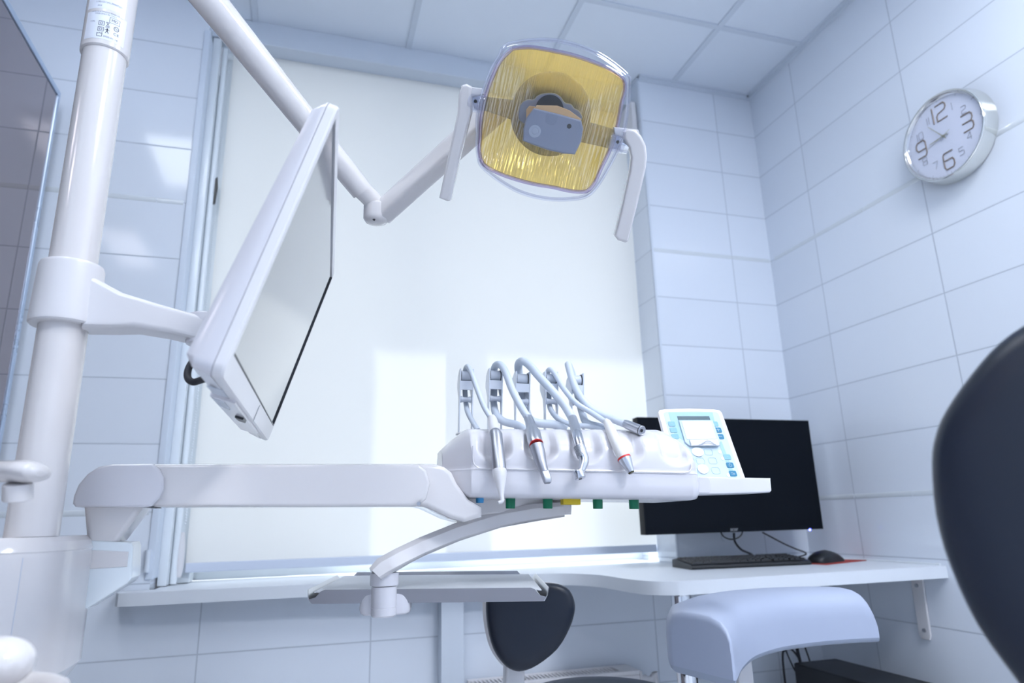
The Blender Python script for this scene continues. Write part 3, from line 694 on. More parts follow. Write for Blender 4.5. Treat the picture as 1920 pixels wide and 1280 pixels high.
# bulb cover
S1 = [(1001, 202.5), (1045, 213), (1089.7, 225.5), (1093.5, 241.9), (1089, 266), (1077.7, 289.6), (1056.9, 287.8), (1026, 281), (1002, 272.5), (979.9, 263.8), (981.0, 241.9), (987.5, 220)]
g = G().prism([LO(x, y, -.004) for x, y in S1], lnn*.010, .003, 3); bcv = obj('bulb_cover', g, M_lampgrey, ol, 30)
obj('cover_hole', G().cyl(LO(1067, 236.5, .0055), LO(1067, 236.5, .0068), .0034, seg=18), M_black, bcv)
obj('cover_dimple', G().lathe(LO(1003, 246, .0056), lnn, [(0, .0092), (.0006, .0090), (.0008, .006), (.0004, .005), (.0010, .003)], 28), mat('cover_dimple_grey', (.38, .42, .50), .3), bcv)
g = G().prism([LO(x, y, -.006) for x, y in ((1001, 205), (1006, 197.5), (1045, 198), (1068, 207), (1090, 223), (1088, 230), (1002, 207))], lnn*.008, .001); obj('heat_guard', g, M_amber, ol)
g = G().prism([LO(x, y, -.030) for x, y in ((986, 228), (986, 205), (992, 198), (1002, 199), (1005, 214), (1000, 228))], lnn*.016, .001); obj('side_guard', g, M_amber, ol)
K1 = closed([(972, 226), (971, 205), (976, 192), (987, 185), (999, 185), (1008, 177), (1022, 172.5), (1040, 173), (1052, 180), (1060, 191), (1072, 194), (1078, 202), (1088, 208), (1093, 225), (1060, 240), (1000, 238)], 3)
g = G().prism([LO(x, y, -.050) for x, y in K1], lnn*.020, .003); obj('socket_collar', g, M_lampgrey, ol, 30)
obj('socket_recess', G().lathe(LO(1030, 205, -.0295), lnn, [(0, .0215), (.0015, .0215), (.002, .019)], 36), M_blackm, ol)
g = G().lathe(LO(1032, 214, -.064), -lnn, [(0, .060), (.004, .064), (.02, .062), (.035, .052), (.044, .030), (.046, .008)], 48); obj('rear_motor_dome', g, M_yoke, ol, 50)


g = G().prism([LO(x, y, -.078) for x, y in ((868, 168), (905, 178), (1000, 190), (1060, 215), (1160, 243), (1172, 252), (1168, 284), (1150, 282), (1060, 262), (1000, 240), (905, 208), (880, 204))], lnn*.010, .002); obj('yoke_bar', g, M_yoke, ol, 30)
for (bx0, by0, sx_) in ((893, 193, -1), (1156, 268, 1)):
    g = G(); c_ = LO(bx0, by0, 0); ax = lxx
    g.cyl(c_-ax*.012, c_+ax*.012, .014, seg=28, bev=.002); g.box(c_+lyy*.004-lnn*.004, (.020, .030, .022), .003, M((lxx, lyy, lnn)).transposed())
    pv = obj('clear_pivot', g, M_clearedge, ol)
    obj('pivot_screw', G().cyl(c_+lnn*.012+lyy*.002, c_+lnn*.0155+lyy*.002, .0025, seg=12), M_black, pv)
H1 = [(868, 160), (876, 157.5), (886, 163), (886, 185), (884.9, 212), (879.7, 232.6), (862, 300), (846, 375), (840, 376), (824.7, 370), (827, 360), (843, 285), (859, 212), (861, 185), (862.5, 172)]
H2 = [(1176, 241), (1190, 243), (1201, 254), (1210, 272), (1212, 292), (1210.5, 311.7), (1196, 375), (1177, 450), (1172, 453), (1158, 449), (1151, 440), (1166, 380), (1179, 320), (1182, 296), (1178, 276), (1168, 262), (1166, 246)]
g = G().prism([LO(x, y, -.012) for x, y in H1], lnn*.024, .005, 3); obj('handle', g, M_wht, ol, 30)
g = G().prism([LO(x, y, -.012) for x, y in H2], lnn*.024, .005, 3); obj('handle', g, M_wht, ol, 30)
g = G().prism([LO(x, y, -.010) for x, y in ((865, 161), (906, 166), (908, 177), (886, 182), (866, 180))], lnn*.018, .003); g.prism([LO(x, y, -.010) for x, y in ((1150, 238), (1196, 243), (1198, 250), (1180, 262), (1152, 252))], lnn*.018, .003); 
hb = [g]
g1 = G().prism([LO(x, y, -.010) for x, y in ((865, 161), (906, 166), (908, 177), (886, 182), (866, 180))], lnn*.018, .003); obj('handle_cap', g1, M_wht2, ol)
g2 = G().prism([LO(x, y, -.010) for x, y in ((1150, 238), (1196, 243), (1198, 250), (1180, 262), (1152, 252))], lnn*.018, .003); obj('handle_cap', g2, M_wht2, ol); hb[0].b.free()
obj('pivot_bolt', G().cyl(LO(1171, 274, -.004)-lxx*.006, LO(1171, 274, -.004)+lxx*.006, .011, seg=20), M_chrome, ol)
# arms
EB = pt(706, 392, 1.2); PT = V((PX, PY, zs+.268))
s1 = PT+(EB-PT)*.08; s2 = PT+(EB-PT)*.93
g = G().tube([PT, PT+(EB-PT)*.25, PT+(EB-PT)*.6, s2], [.0268, .0254, .0222, .0192], 32, 4); obj('upper_arm', g, M_wht, ol, 50)
g = G().tube([PT+(EB-PT)*.90, EB+V((-.004, -.004, .010)), EB], [.0176, .0165, .013], 28, 5); obj('arm_end', g, M_wht, ol, 50)
zt1, zb1 = onP(706, 383, EB, F_).z, onP(706, 423, EB, F_).z
g = G().lathe((EB.x, EB.y, zb1), (0, 0, 1), [(0, .004), (.001, .012), (.004, .019), (.010, .0228), (zt1-zb1-.004, .0228), (zt1-zb1, .019)], 36); obj('elbow_joint', g, M_wht, ol)
sp_ = onP(701, 411, EB+V((-.002, -.023, 0)), F_); obj('elbow_screw', G().cyl(sp_, sp_+F_*.004, .0028, seg=4), M_black, ol)
E2 = LO(928, 197, -.100)
A2 = onP(716, 400, EB, F_); g = G().tube([A2, A2+(E2-A2)*.5, E2], .0190, 28, 3, .86, up=(0, 0, 1), square=True); obj('fore_arm', g, M_wht, ol, 28)

# ================================================================== DELIVERY SYSTEM
P0 = onY(870, 932, 1.0); a6 = math.radians(6)
eu = V((.352*math.cos(a6), -.352*math.sin(a6), -.011)).normalized(); ev = V((math.sin(a6), math.cos(a6), 0)); ez = eu.cross(ev)
def CL(x, y, z): return P0+eu*x+ev*y+ez*z
def loc(px, py, yl): q = onP(px, py, P0+ev*yl, ev)-P0; return q.dot(eu), q.dot(ez)
ic = inst('instrument_console', P0+V((.18, .08, 0)), 'white instrument console with scalloped front, coloured knobs and keypad on a long arm', 'console')
sst = lambda t: (lambda u: u*u*(3-2*u))(max(0, min(1, t)))
zf = .0425
scx = [loc(px_, 850, .03)[0] for px_ in (925, 1009, 1092, 1168, 1254)]
def section(x):
    tl = max(0, .010-x)/.040; tr = max(0, x-.366)/.020; tt = max(0, x-.335)/.051
    zt = .110+.03*max(0, x)*.9 - .032*tl*tl**.3 - .046*min(1, tt)**2; yin = .050*tl+.022*tr**2; zb = .012*tl+.006*tr**2
    o = [(.020+yin, zb), (.004+yin, .001+zb), (-.003+yin, .007+zb), (-.005+yin, .022+zb), (-.003+yin, min(zf-.003, zt-.01)), (-.004+yin, min(zf-.0015, zt-.009)), (-.001+yin, min(zf, zt-.008))]
    N = 22
    for k in range(N+1):
        s_ = k/N
        # curved front slope: steep lower lip, then laid back
        y = .001+.060*s_**2.8; z = zf+.002+(zt-zf-.002)*(1-(1-s_)**1.35)
        if zt < zf+.02: z = min(z, zt)
        d = 0
        for c in scx:
            dx = (x-c)/.0295; ds = max(0, .34-s_)/.25
            r = math.sqrt(dx*dx+ds*ds); d = max(d, sst((1-r)*1.9))
        fade = 1-.75*sst((s_-.55)/.45)
        y += .0165*d*fade*(1-s_*.3); z -= .0060*d*fade*s_
        o.append((y+yin, z))
    o += [(.068+yin, zt+.0005), (.150, zt), (.166-yin*.3, zt-.006), (.174-yin*.3, zt-.02), (.174-yin*.3, .02), (.160-yin*.3, zb)]
    return o
xs = [-.030, -.0285, -.022, -.010, .004, .0085, .010]+[.010+.356*k/150 for k in range(1, 151)]+[.372, .378, .383, .386, .387]
g = G().rings([[CL(x, y, z) for y, z in section(x)] for x in xs]); obj('console_body', g, M_wlight, ic, 50)
# seam bead
sb = [CL(.012, .0015, zf+.034), CL(.0125, -.001, zf+.012), CL(.017, -.0045, zf+.003), CL(.028, -.0048, zf)]+[CL(.028+.32*k/8, -.0048, zf) for k in range(1, 8)]+[CL(.350, -.0048, zf), CL(.362, -.0045, zf+.004), CL(.3665, -.001, zf+.014)]
obj('front_seam', G().tube(sb, .0011, 6, 4), M_wlight, ic)
# left end rotary knob
kx = onP(851, 905, CL(-.006, .04, 0), ev)
g = G().cyl(kx, kx-eu*.010, .016, seg=28, bev=.002); obj('end_knob', g, M_wht2, ic)
# knobs under the console
for (xa, xb, yb, m_, nm) in ((892, 907, 942.5, M_blue, 'blue_knob'), (948, 966, 953, M_green, 'green_knob'), (1018, 1036, 953, M_green, 'green_knob'), (1054, 1086, 946, M_yellow, 'yellow_slider'), (1112, 1130, 953.5, M_green, 'green_knob'), (1180, 1198, 954, M_green, 'green_knob')):
    l0, z0 = loc(xa, yb, .03); l1, _ = loc(xb, yb, .03); r_ = (l1-l0)/2
    if nm == 'yellow_slider': g = G().prism([CL(l0+a, .022+b, .004) for a, b in ((0, 0), (r_*2, 0), (r_*2, .018), (0, .018))], ez*(z0-.004), .001)
    else: g = G().lathe(CL((l0+l1)/2, .03, .004), -ez, [(0, r_*1.02), (.004-z0-.001, r_*.97), (.004-z0, r_*.92)], 24)
    obj(nm, g, m_, ic)
# instrument rockers : frame, head block, pulley, hose tail
RK = [(862, 888, 692, 805, 0), (916, 942, 691, 802, 0), (965.5, 993, 697, 800, .3), (1020, 1045, 697, 798, .6), (1069, 1093, 700, 797, 1)]
YK = .118
for i, (xa, xb, yt, yb, sk) in enumerate(RK):
    xl, zt_ = loc(xa, yt, YK); xr, _ = loc(xb, yt, YK); _, zb_ = loc((xa+xb)/2, yb, YK); zb_ = .104
    w_ = (xr-xl); t_ = .0022; H_ = zt_-zb_
    g = G()
    for x in (xl, xr-t_):
        # rail with a wide rounded head, thin foot
        pr_ = [(YK-.003, zb_), (YK-.004, zt_-.070), (YK-.006, zt_-.045), (YK-.008, zt_), (YK+.006, zt_+.001), (YK+.026, zt_-.006), (YK+.034, zt_-.018), (YK+.034, zt_-.028), (YK+.012, zt_-.048), (YK+.007, zt_-.070), (YK+.006, zb_)]
        g.prism([CL(x, y, z) for y, z in pr_], eu*t_, .0006, 1)
    g.prism([CL(xl+t_*.5, YK-.007, zt_-z) for z in ()] or [CL(xl+.001, YK-.0065, zt_-.0215), CL(xr-.001, YK-.0065, zt_-.0215), CL(xr-.001, YK-.0055, zt_-.037), CL(xl+.001, YK-.0055, zt_-.037)], ev*.003, .0006, 1)
    rk = obj('rocker_frame', g, M_rock, ic, 30)
    g = G().tube([CL(xl+.0030, YK+.007, zt_-.012), CL(xr-.0030, YK+.007, zt_-.012)], .0105, 20, 1); obj('head_roller', g, M_grayp, rk, 50)
    g = G(); 
    for x in (xl+.0023, xr-.0036): g.lathe(CL(x, YK+.007, zt_-.012), eu, [(0, .0118), (.0013, .0118)], 20)
    obj('roller_gap', g, M_black, rk)
    g = G().lathe(CL(xl+t_, YK+.002, zt_-.0525), eu, [(0, .0052), (.0012, .0060), ((w_-2*t_)*.3, .0045), ((w_-2*t_)*.5, .0040), ((w_-2*t_)*.7, .0045), (w_-2*t_-.0012, .0060), (w_-2*t_, .0052)], 20); obj('pulley', g, M_grayp, rk, 50)
    g = G(); g.lathe(CL(xl+w_/2, YK+.004, .1085), ez, [(0, .016), (.002, .015), (.0035, .012)], 20, sx=1.0, sy=1.3); obj('hose_gland', g, M_wht2, rk)
# keypad board
kp0 = V((.5867, 1.0003, .9738)); ky, kt, kr = -.1865, .5087, -.0102
kw = V((math.cos(ky)*math.cos(kr), math.sin(ky)*math.cos(kr), math.sin(kr))); kk = V((-math.sin(ky), math.cos(ky), 0)); ku2 = kk*math.sin(kt)+kw.cross(kk)*math.cos(kt); kn = kw.cross(ku2)
def KB(a, b, c=0): return kp0+kw*a*.12+ku2*b*.15+kn*c
def kpoly(P, c, th, m_, nm, par, bev=0.): return obj(nm, G().prism([KB(a, b, c) for a, b in P], kn*th, bev, 2), m_, par, 30)
br = [(0, -.05), (1, -.05), (1, .95), (.97, .99), (.9, 1.0), (.5, 1.015), (.1, 1.0), (.03, .99), (0, .95)]
kbd = kpoly(br, -.010, .010, M_wht2, 'keypad_board', ic, .002)
kpoly([(.07, 0), (.935, 0), (.935, .93), (.90, .955), (.5, .965), (.12, .955), (.075, .93)], .0001, .0004, M_pad, 'keypad_foil', kbd)
kpoly([(.155, .945), (.845, .945), (.80, .56), (.60, .45), (.38, .47), (.155, .60)], .0006, .0002, M_tealp, 'teal_field', kbd)
kpoly([(.78, .52), (.83, .52), (.86, .01), (.80, .01)], .0006, .0002, M_tealp, 'teal_field', kbd)
kpoly([(.27, .885), (.77, .885), (.77, .83), (.27, .83)], .0009, .0002, M_lcd, 'display_strip', kbd)
vw = kpoly([(.27, .815), (.79, .815), (.80, .50), (.76, .45), (.32, .45), (.27, .50)], .0009, .003, M_pad, 'viewer_frame', kbd, .001)
kpoly([(.305, .79), (.745, .79), (.745, .535), (.305, .535)], .0042, .0006, mat('viewer_window', (.80, .82, .88), .25), 'viewer_window', kbd)
kpoly([(.335, .52), (.755, .52), (.755, .435), (.335, .435)], .0042, .003, M_wht2, 'viewer_ledge', kbd, .001)
cl_ = [KB(.44, .435, .008), KB(.50, .45, .009), KB(.55, .475, .010), KB(.62, .475, .010), KB(.66, .45, .009), KB(.70, .435, .008)]
obj('wire_clip', G().tube(cl_, .0009, 6, 5), M_steel, kbd)
for (a, b, m_, ic_) in ((.155, .77, M_teal, ''), (.155, .68, M_teal, ''), (.155, .59, M_teal, ''), (.815, .77, M_teal, ''), (.835, .68, M_teald, '+'), (.835, .585, M_teald, '-'), (.835, .30, M_teal, ''), (.835, .19, M_teald, 'o'), (.835, .08, M_teald, 'c')):
    P = [(a+x/.12*1, b+y/.15) for x, y in rrect(.0125, .0105, .002, 2)]
    b_ = kpoly(P, .0009, .0006, m_, 'key_button', kbd)
    g = G(); c = lambda x, y: KB(a+x/.12, b+y/.15, .0017)
    if ic_ == '+': g.tube([c(-.003, 0), c(.003, 0)], .0005, 5, 1); g.tube([c(0, -.003), c(0, .003)], .0005, 5, 1)
    elif ic_ == '-': g.tube([c(-.003, 0), c(.003, 0)], .0005, 5, 1)
    elif ic_ == 'o': g.tube([c(.0022*math.cos(t), -.0006+.0028*math.sin(t)) for t in [k*PI/5 for k in range(11)]], .0003, 5, 2); g.tube([c(0, .002), c(0, .004)], .0003, 5, 1)
    elif ic_ == 'c': g.tube([c(-.003, .001), c(-.001, .002), c(.001, -.001), c(.003, 0)], .0003, 5, 3); g.tube([c(-.003, -.001), c(0, -.002), c(.003, -.002)], .0003, 5, 3)
    else: g.tube([c(-.002, 0), c(.002, 0)], .0002, 5, 1)
    obj('key_icon', g, M_pad, b_)
wh = mat('white_round_key', (.86, .90, .93), .2)  # plain near-white colour for the round keys and indicator spots
def ellp(a, b, ra, rb): return [(a+ra/.12*math.cos(t*PI/10), b+rb/.15*math.sin(t*PI/10)) for t in range(20)]
kpoly(ellp(.42, .14, .0095, .0095), .0009, .0014, wh, 'round_key', kbd, .0003)
kpoly(ellp(.42, .37, .0105, .0095), .0009, .0014, wh, 'round_key', kbd, .0003)
for a, b in ((.75, .37), (.76, .28), (.76, .06)): kpoly(ellp(a, b, .0028, .0038), .0009, .0004, wh, 'indicator_spot', kbd)
g = G()
for a, b in ((.58, .37), (.60, .25), (.60, .12), (.42, .25), (.28, .12), (.28, .25)):
    P = [KB(a+x/.12, b+y/.15, .0009) for x, y in rrect(.0140, .0125, .003, 2)]; g.tube(P+[P[0]], .00022, 4, 1)
obj('key_outlines', g, M_tealp, kbd)
# side handle shelf
g = G(); h0 = loc(1300, 893, .02); h1 = loc(1448, 923, .02); h2 = loc(1448, 896, .02); hb0 = loc(1302, 928, .02)
g.prism([CL(h0[0]-.012, .02, h0[1]), CL(h2[0]-.002, .02, h2[1]), CL(h1[0], .02, h2[1]-.003), CL(h1[0], .02, h1[1]+.003), CL(h1[0]-.003, .02, h1[1]), CL(hb0[0]-.012, .02, hb0[1])], ev*.075, .003); obj('side_handle', g, M_wht2, ic, 30)
a_, b_ = loc(1300, 894, .017), loc(1334, 924, .017)
g = G().prism([CL((a_[0]+b_[0])/2+x, .0185, (a_[1]+b_[1])/2+z) for x, z in rrect(b_[0]-a_[0], a_[1]-b_[1], .006, 4)], ev*.01, .001); obj('handle_grip', g, M_wlight, ic)
# main arm
def AY(x, y, Y=.985): return onY(x, y, Y)
g = G().prism([AY(x, y) for x, y in ((262, 869), (785, 869), (800, 880), (808, 905), (800, 935), (783, 949.5), (262, 950.5))], (0, .055, 0), .006, 3); obj('main_arm', g, M_wht, ic, 30)
jp = [(135, 944), (137, 930), (146, 908), (163, 888), (183, 875), (210, 869.5), (285, 868.5), (298, 878), (306, 895), (306, 915), (298, 934), (283, 949), (270, 951), (140, 950)]
g = G().prism([AY(x, y, .972) for x, y in jp], (0, .078, 0), .004, 3); obj('arm_root_cover', g, M_wlight, ic, 30)
g = G().prism([AY(x, y, .980) for x, y in ((250, 951.2), (289, 951.2), (280, 946), (262, 946))], (0, .05, 0)); obj('cover_gap', g, M_black, ic)
ft = onY(213, 951, 1.01); fb = onY(192, 1012, 1.01)
fx0, fx1 = onY(158, 950, .99).x, onY(270, 950, .99).x; gx0, gx1 = onY(163, 1010, .99).x, onY(223, 1010, .99).x
zt_, zb_ = ft.z, onY(190, 1015, .99).z
g = G()
def rr4(x0_, x1_, y0_, y1_, z_): return [V(((x0_+x1_)/2+x, (y0_+y1_)/2+y, z_)) for x, y in rrect(x1_-x0_, y1_-y0_, .008, 4)]
g.rings([rr4(fx0, fx1, .985, 1.045, zt_), rr4(gx0, gx1, .988, 1.040, zb_)]); obj('arm_pedestal', g, M_wht, ic, 30)
jh = [(760, 885), (768, 874), (785, 868.5), (815, 869), (833, 873), (848, 884), (858, 905), (880, 935), (905, 950), (905, 970), (872, 979), (845, 972), (800, 951), (782, 948), (768, 938), (759, 920), (756, 902)]
g = G().prism([AY(x, y, 1.005) for x, y in jh], (0, .085, 0), .008, 3); obj('console_knuckle', g, M_wht, ic, 30)
g = G().prism([AY(x, y, 1.062) for x, y in ((840, 925), (1060, 930), (1074, 940), (1073, 964), (1000, 967), (925, 966), (880, 972), (850, 960))], (0, .05, 0), .006, 3); obj('carrier_tongue', g, M_wht, ic, 30)
g = G().lathe(onY(812, 908, .975), (0, 1, 0), [(0, .030), (.004, .034), (.03, .0345), (.035, .03)], 40); 
g.b.free()
obj('knuckle_screw', G().cyl(AY(785, 944, .978), AY(785, 944, .99), .003, seg=12), M_steeld, ic)

# ---- tray with its own arm
ta = inst('instrument_tray', pt(720, 1110, 1.03), 'steel instrument tray with ribbed liner held by a curved white arm under the console', 'tray')
tp = [(1056, 955, 1.10, .0125), (1000, 961, 1.10, .0150), (930, 974, 1.09, .0150), (850, 1000, 1.055, .0150), (780, 1030, 1.02, .0150), (735, 1054, .978, .0150), (713, 1068, .966, .0150), (704, 1078, .962, .0120)]
rings_ = []
cent = [pt(x, y, d) for x, y, d, r in tp]
for i, (x, y, d, r) in enumerate(tp):
    c = cent[i]; dr = (cent[min(i+1, 7)]-cent[max(i-1, 0)]).normalized(); yy = V((.29, .956, 0)); up = dr.cross(yy).normalized()
    if up.z < 0: up = -up
    yy = (yy-dr*yy.dot(dr)).normalized()
    hh, dd_ = r*.92, .027
    rings_.append([c+up*(hh*b)+yy*(dd_*a) for a, b in ((-.80, 1), (.8, 1), (1, .75), (1, -.7), (.7, -1), (-.7, -1), (-1, -.72), (-1, .45), (-.92, .7))])
g = G().rings(rings_); obj('tray_arm', g, M_wht, ta, 28)
pb, pt_ = pt(719, 1150, .972), pt(721, 1074, .972)
zb_, zm_, zt_ = pb.z, pt(720, 1097, .975).z, pt_.z
g = G(); g.lathe((pt_.x, pt_.y, zm_+.0006), (0, 0, 1), [(0, .0196), (.002, .0204), (zt_-zm_, .0206)], 36); obj('arm_foot', g, M_wlight, ta)
g = G(); g.lathe((pt_.x, pt_.y, zb_-.002), (0, 0, 1), [(0, .0160), (.002, .0178), (.012, .0180), (.0125, .0176), (.013, .0180), (zm_-zb_, .0182), (zm_-zb_+.0015, .0175)], 36); obj('post_sleeve', g, M_wlight, ta)
T0 = V((.015, 1.065, .809)); ty, tt_, tk = math.radians(-13.5), math.radians(-1.2), math.radians(1.0)
tw = V((math.cos(ty)*math.cos(tt_), math.sin(ty)*math.cos(tt_), math.sin(tt_))); tdv = V((-math.sin(ty)*math.cos(tk), math.cos(ty)*math.cos(tk), math.sin(tk))); tz = tw.cross(tdv)
def TP(x, y, z): return T0+tw*x+tdv*y+tz*z
def sheet(P, n, th=.0011): return G().prism(P, n*th)
W_, D_ = .338, .245
g = G().prism([TP(x, y, 0) for x, y in ((.012, .0), (W_-.012, .0), (W_, .010), (W_, D_-.01), (W_-.012, D_), (.012, D_), (0, D_-.01), (0, .010))], tz*.0013); pan = obj('tray_base', g, M_steel, ta)
g = G().prism([TP(x, y, z) for x, y, z in ((.002, 0, 0), (W_-.002, 0, 0), (W_+.003, -.001, .006), (W_-.007, -.002, .0085), (W_-.015, -.004, .0175), (W_-.021, -.005, .0195), (.021, -.005, .0195), (.015, -.004, .0175), (.007, -.002, .0085), (-.003, -.001, .006))], tdv*.0012); obj('front_lip', g, M_traylip, ta)
g = G().prism([TP(x, y, z) for x, y, z in ((.012, D_, 0), (W_-.012, D_, 0), (W_-.012, D_+.003, .0075), (W_-.024, D_+.006, .0205), (.024, D_+.006, .0205), (.012, D_+.003, .0075))], tdv*.0012); obj('back_lip', g, M_steeld, ta)
for sx_ in (0, 1):
    X = lambda v: W_-v if sx_ else v
    g = G().prism([TP(X(.0), .002, 0), TP(X(.0), D_-.002, 0), TP(X(-.0055), D_-.002, .010), TP(X(-.0085), D_-.012, .0175), TP(X(-.0085), .016, .0175), TP(X(-.0045), .001, .008)], tw*(.0012 if not sx_ else -.0012)); obj('side_lip', g, M_steel, ta)
def ribbed():
    m, t, p = nt('tray_liner_ribbed'); p.inputs['Base Color'].default_value = (.66, .69, .74, 1); p.inputs['Roughness'].default_value = .5
    tc = t.nodes.new('ShaderNodeTexCoord'); w_ = t.nodes.new('ShaderNodeTexWave'); w_.bands_direction = 'DIAGONAL'; w_.inputs['Scale'].default_value = 90; w_.inputs['Distortion'].default_value = 1.5
    t.links.new(tc.outputs['Object'], w_.inputs['Vector']); b = t.nodes.new('ShaderNodeBump'); b.inputs['Distance'].default_value = .0008; b.inputs['Strength'].default_value = .7
    t.links.new(w_.outputs[0], b.inputs['Height']); t.links.new(b.outputs[0], p.inputs['Normal']); return m
obj('ribbed_liner', G().prism([TP(x, y, .0145) for x, y in ((.004, .004), (W_-.004, .004), (W_-.004, D_-.004), (.004, D_-.004))], tz*.0012), ribbed(), ta)
# clamp round the front edge of the tray
g = G(); cpt = [pt(x, 1132, .985) for x in (677, 766)]
cw = (cpt[1]-cpt[0]).length*1.06
cc = V((pt_.x, pt_.y, 0))+V((.005, .018, 0))
def cring(z, k, e=4.2, fy=.019): return [V((cc.x, cc.y, 0))+tw.cross(V((0, 0, 0)))+V((math.cos(ty)*x-math.sin(ty)*y, math.sin(ty)*x+math.cos(ty)*y, z)) for x, y in sup(cw/2*k, fy*k, e, 40)]
zl0, zl1 = pt(700, 1149, .985).z, pt(700, 1108, .985).z
g.rings([cring(zl0, .86), cring(zl0+.002, .95), cring(zl0+.007, 1), cring(zl1-.004, .97), cring(zl1, .90)]); obj('tray_clamp', g, M_wlight, ta, 30)

# ================================================================== HANDPIECES (each held by its rocker hose)
def YL(y):
    ks = [(600, .060), (785, .058), (803, .034), (815, .012), (835, -.006), (885, -.022), (945, -.034)]
    for (a, va), (b, vb) in zip(ks, ks[1:]):
        if y <= b: return va+(vb-va)*(y-a)/(b-a)
    return -.034
def HP(x, y, yl=None): return onP(x, y, P0+ev*(YL(y) if yl is None else yl), ev)
def pr(px_): return px_/FPX*1.02
def seg(g, P, n=24, sub=1): return g.tube([HP(*p[:2]) if len(p) == 3 else HP(p[0], p[1], p[3]) for p in P], [pr(p[2]) for p in P], n, sub)
def hose(t, P, r): return obj('hose', G().tube([HP(*p) for p in P], pr(r), 14, 8), M_hose, t, 60)
# 1 air-water syringe
t = inst('syringe_handpiece', HP(928, 860), 'leftmost handpiece, silver barrel with white hooked nozzle, in the console', 'handpiece', 'dental handpieces hanging on the console')
hose(t, [(896, 806, .088), (886, 790, .100), (877, 772, .112), (874, 757, .138), (872, 735, .146), (872, 705, .148), (873, 692, .140), (877, 687, .120), (883, 697, .104), (894, 727, .092), (907, 761, .078), (922, 786, .066)], 5.6)
obj('grip_sleeve', seg(G(), [(921, 779, 6), (923, 786, 9.5), (926, 800, 11), (928, 811, 11.6), (928.4, 813, 11.2)]), M_wht2, t)
obj('barrel', seg(G(), [(928, 812, 11.6), (930, 815, 12.2), (933, 848, 12.8), (936.5, 881, 13)]), M_steeld, t)
obj('barrel_screw', G().cyl(HP(926, 816)-F_*.009, HP(926, 816)-F_*.0115, .0016, seg=10), M_black, t)
obj('nozzle', seg(G(), [(936, 878, 12.4), (936.6, 884, 13.2), (937, 891, 13), (937.6, 899, 11.2), (938.5, 903, 9.8), (939, 915, 7), (940, 927, 4.8), (941, 934, 4)]), M_wht2, t, 50)
obj('nozzle_tip', G().tube([HP(941, 932), HP(941.5, 937), HP(940, 940.5), HP(936.5, 941.5), HP(934.5, 941.5)], [pr(4.2), pr(4), pr(3.6), pr(3.2), pr(3)], 14, 4), M_wht2, t)
obj('nozzle_bore', G().cyl(HP(934.8, 941.5), HP(933.6, 941.6), pr(2.6), seg=14), M_steeld, t)
# 2 contra-angle with red band
t = inst('polishing_handpiece', HP(1008, 850), 'steel handpiece with thin red band and flat blunt tip, second from the left', 'handpiece', 'dental handpieces hanging on the console')
hose(t, [(985, 806, .088), (968, 796, .094), (945, 790, .104), (931, 778, .114), (926, 758, .140), (926, 730, .150), (926, 703, .152), (927, 690, .142), (932, 683.5, .122), (940, 685, .110), (949, 700, .102), (959, 727, .092), (974, 757, .078), (991, 785, .066)], 8)
obj('swivel_sleeve', seg(G(), [(990, 783, 9), (993, 789, 9.5), (997, 803, 11), (998, 806, 11.2), (1000, 812, 14), (1003, 828, 14.6), (1005.5, 833, 13.5)]), M_steel, t)
obj('red_band', seg(G(), [(1005.4, 832.6, 13.7), (1005.9, 834, 13.7)]), M_red, t)
obj('shank', seg(G(), [(1006, 834.5, 13.2), (1009, 845, 12.8), (1014, 866, 11), (1019, 880, 8.6), (1021, 885, 7.8)]), M_steeld, t, 50)
g = G().tube([HP(1020.5, 884), HP(1023, 890), HP(1025.5, 898), HP(1026.6, 903), HP(1027, 905.5)], [pr(7.6), pr(7.8), pr(7.6), pr(6.8), pr(5.4)], 20, 1, .8, square=True); obj('flat_head', g, M_steeld, t)
# 3 turbine
t = inst('turbine_handpiece', HP(1085, 850), 'shiny ridged steel handpiece with small round angled head, middle of the row', 'handpiece', 'dental handpieces hanging on the console')
hose(t, [(1062, 806, .088), (1040, 796, .092), (1010, 793, .100), (993, 785, .112), (985, 764, .142), (980, 740, .150), (975, 710, .154), (972, 692, .148), (973, 681, .134), (980, 677, .118), (992, 684, .112), (1012, 707, .102), (1036, 733, .092), (1058, 759, .080), (1074, 786, .066)], 9)
obj('coupling', seg(G(), [(1073, 783, 9), (1075, 789, 9.6), (1079, 803, 10.2), (1081, 811, 10.4), (1081.3, 812.5, 9.4)]), M_steel, t)
g = seg(G(), [(1081.5, 812, 9.2), (1082.3, 815.5, 10.2), (1087, 835, 10), (1092, 851, 9.8), (1094.6, 859, 9.6), (1095.4, 864, 9.3), (1094.6, 869, 8.8), (1092, 877, 7.4), (1089, 885, 6)], 24, 1); tb = obj('body', g, M_satin, t, 50)
g = G()
for k in range(9):
    a = k/9; x, y = 1085+a*7.5, 836+a*21; dd = (HP(x+1, y+3)-HP(x, y)).normalized(); g.lathe(HP(x, y), dd, [(0, pr(10)), (.0003, pr(10.5)), (.0009, pr(10.5)), (.0012, pr(10))], 20)
obj('grip_rings', g, M_steel, tb)
g = G(); hc = HP(1086, 890); ax = (R_*.25-U_*.85-F_*.45).normalized(); g.cyl(hc-ax*pr(8.5), hc+ax*pr(8), pr(10.8), pr(11), 28, pr(2.5)); obj('round_head', g, M_satin, t)
obj('bur_socket', G().cyl(hc+ax*pr(8), hc+ax*pr(8.4), pr(3.4), seg=16), M_black, t)
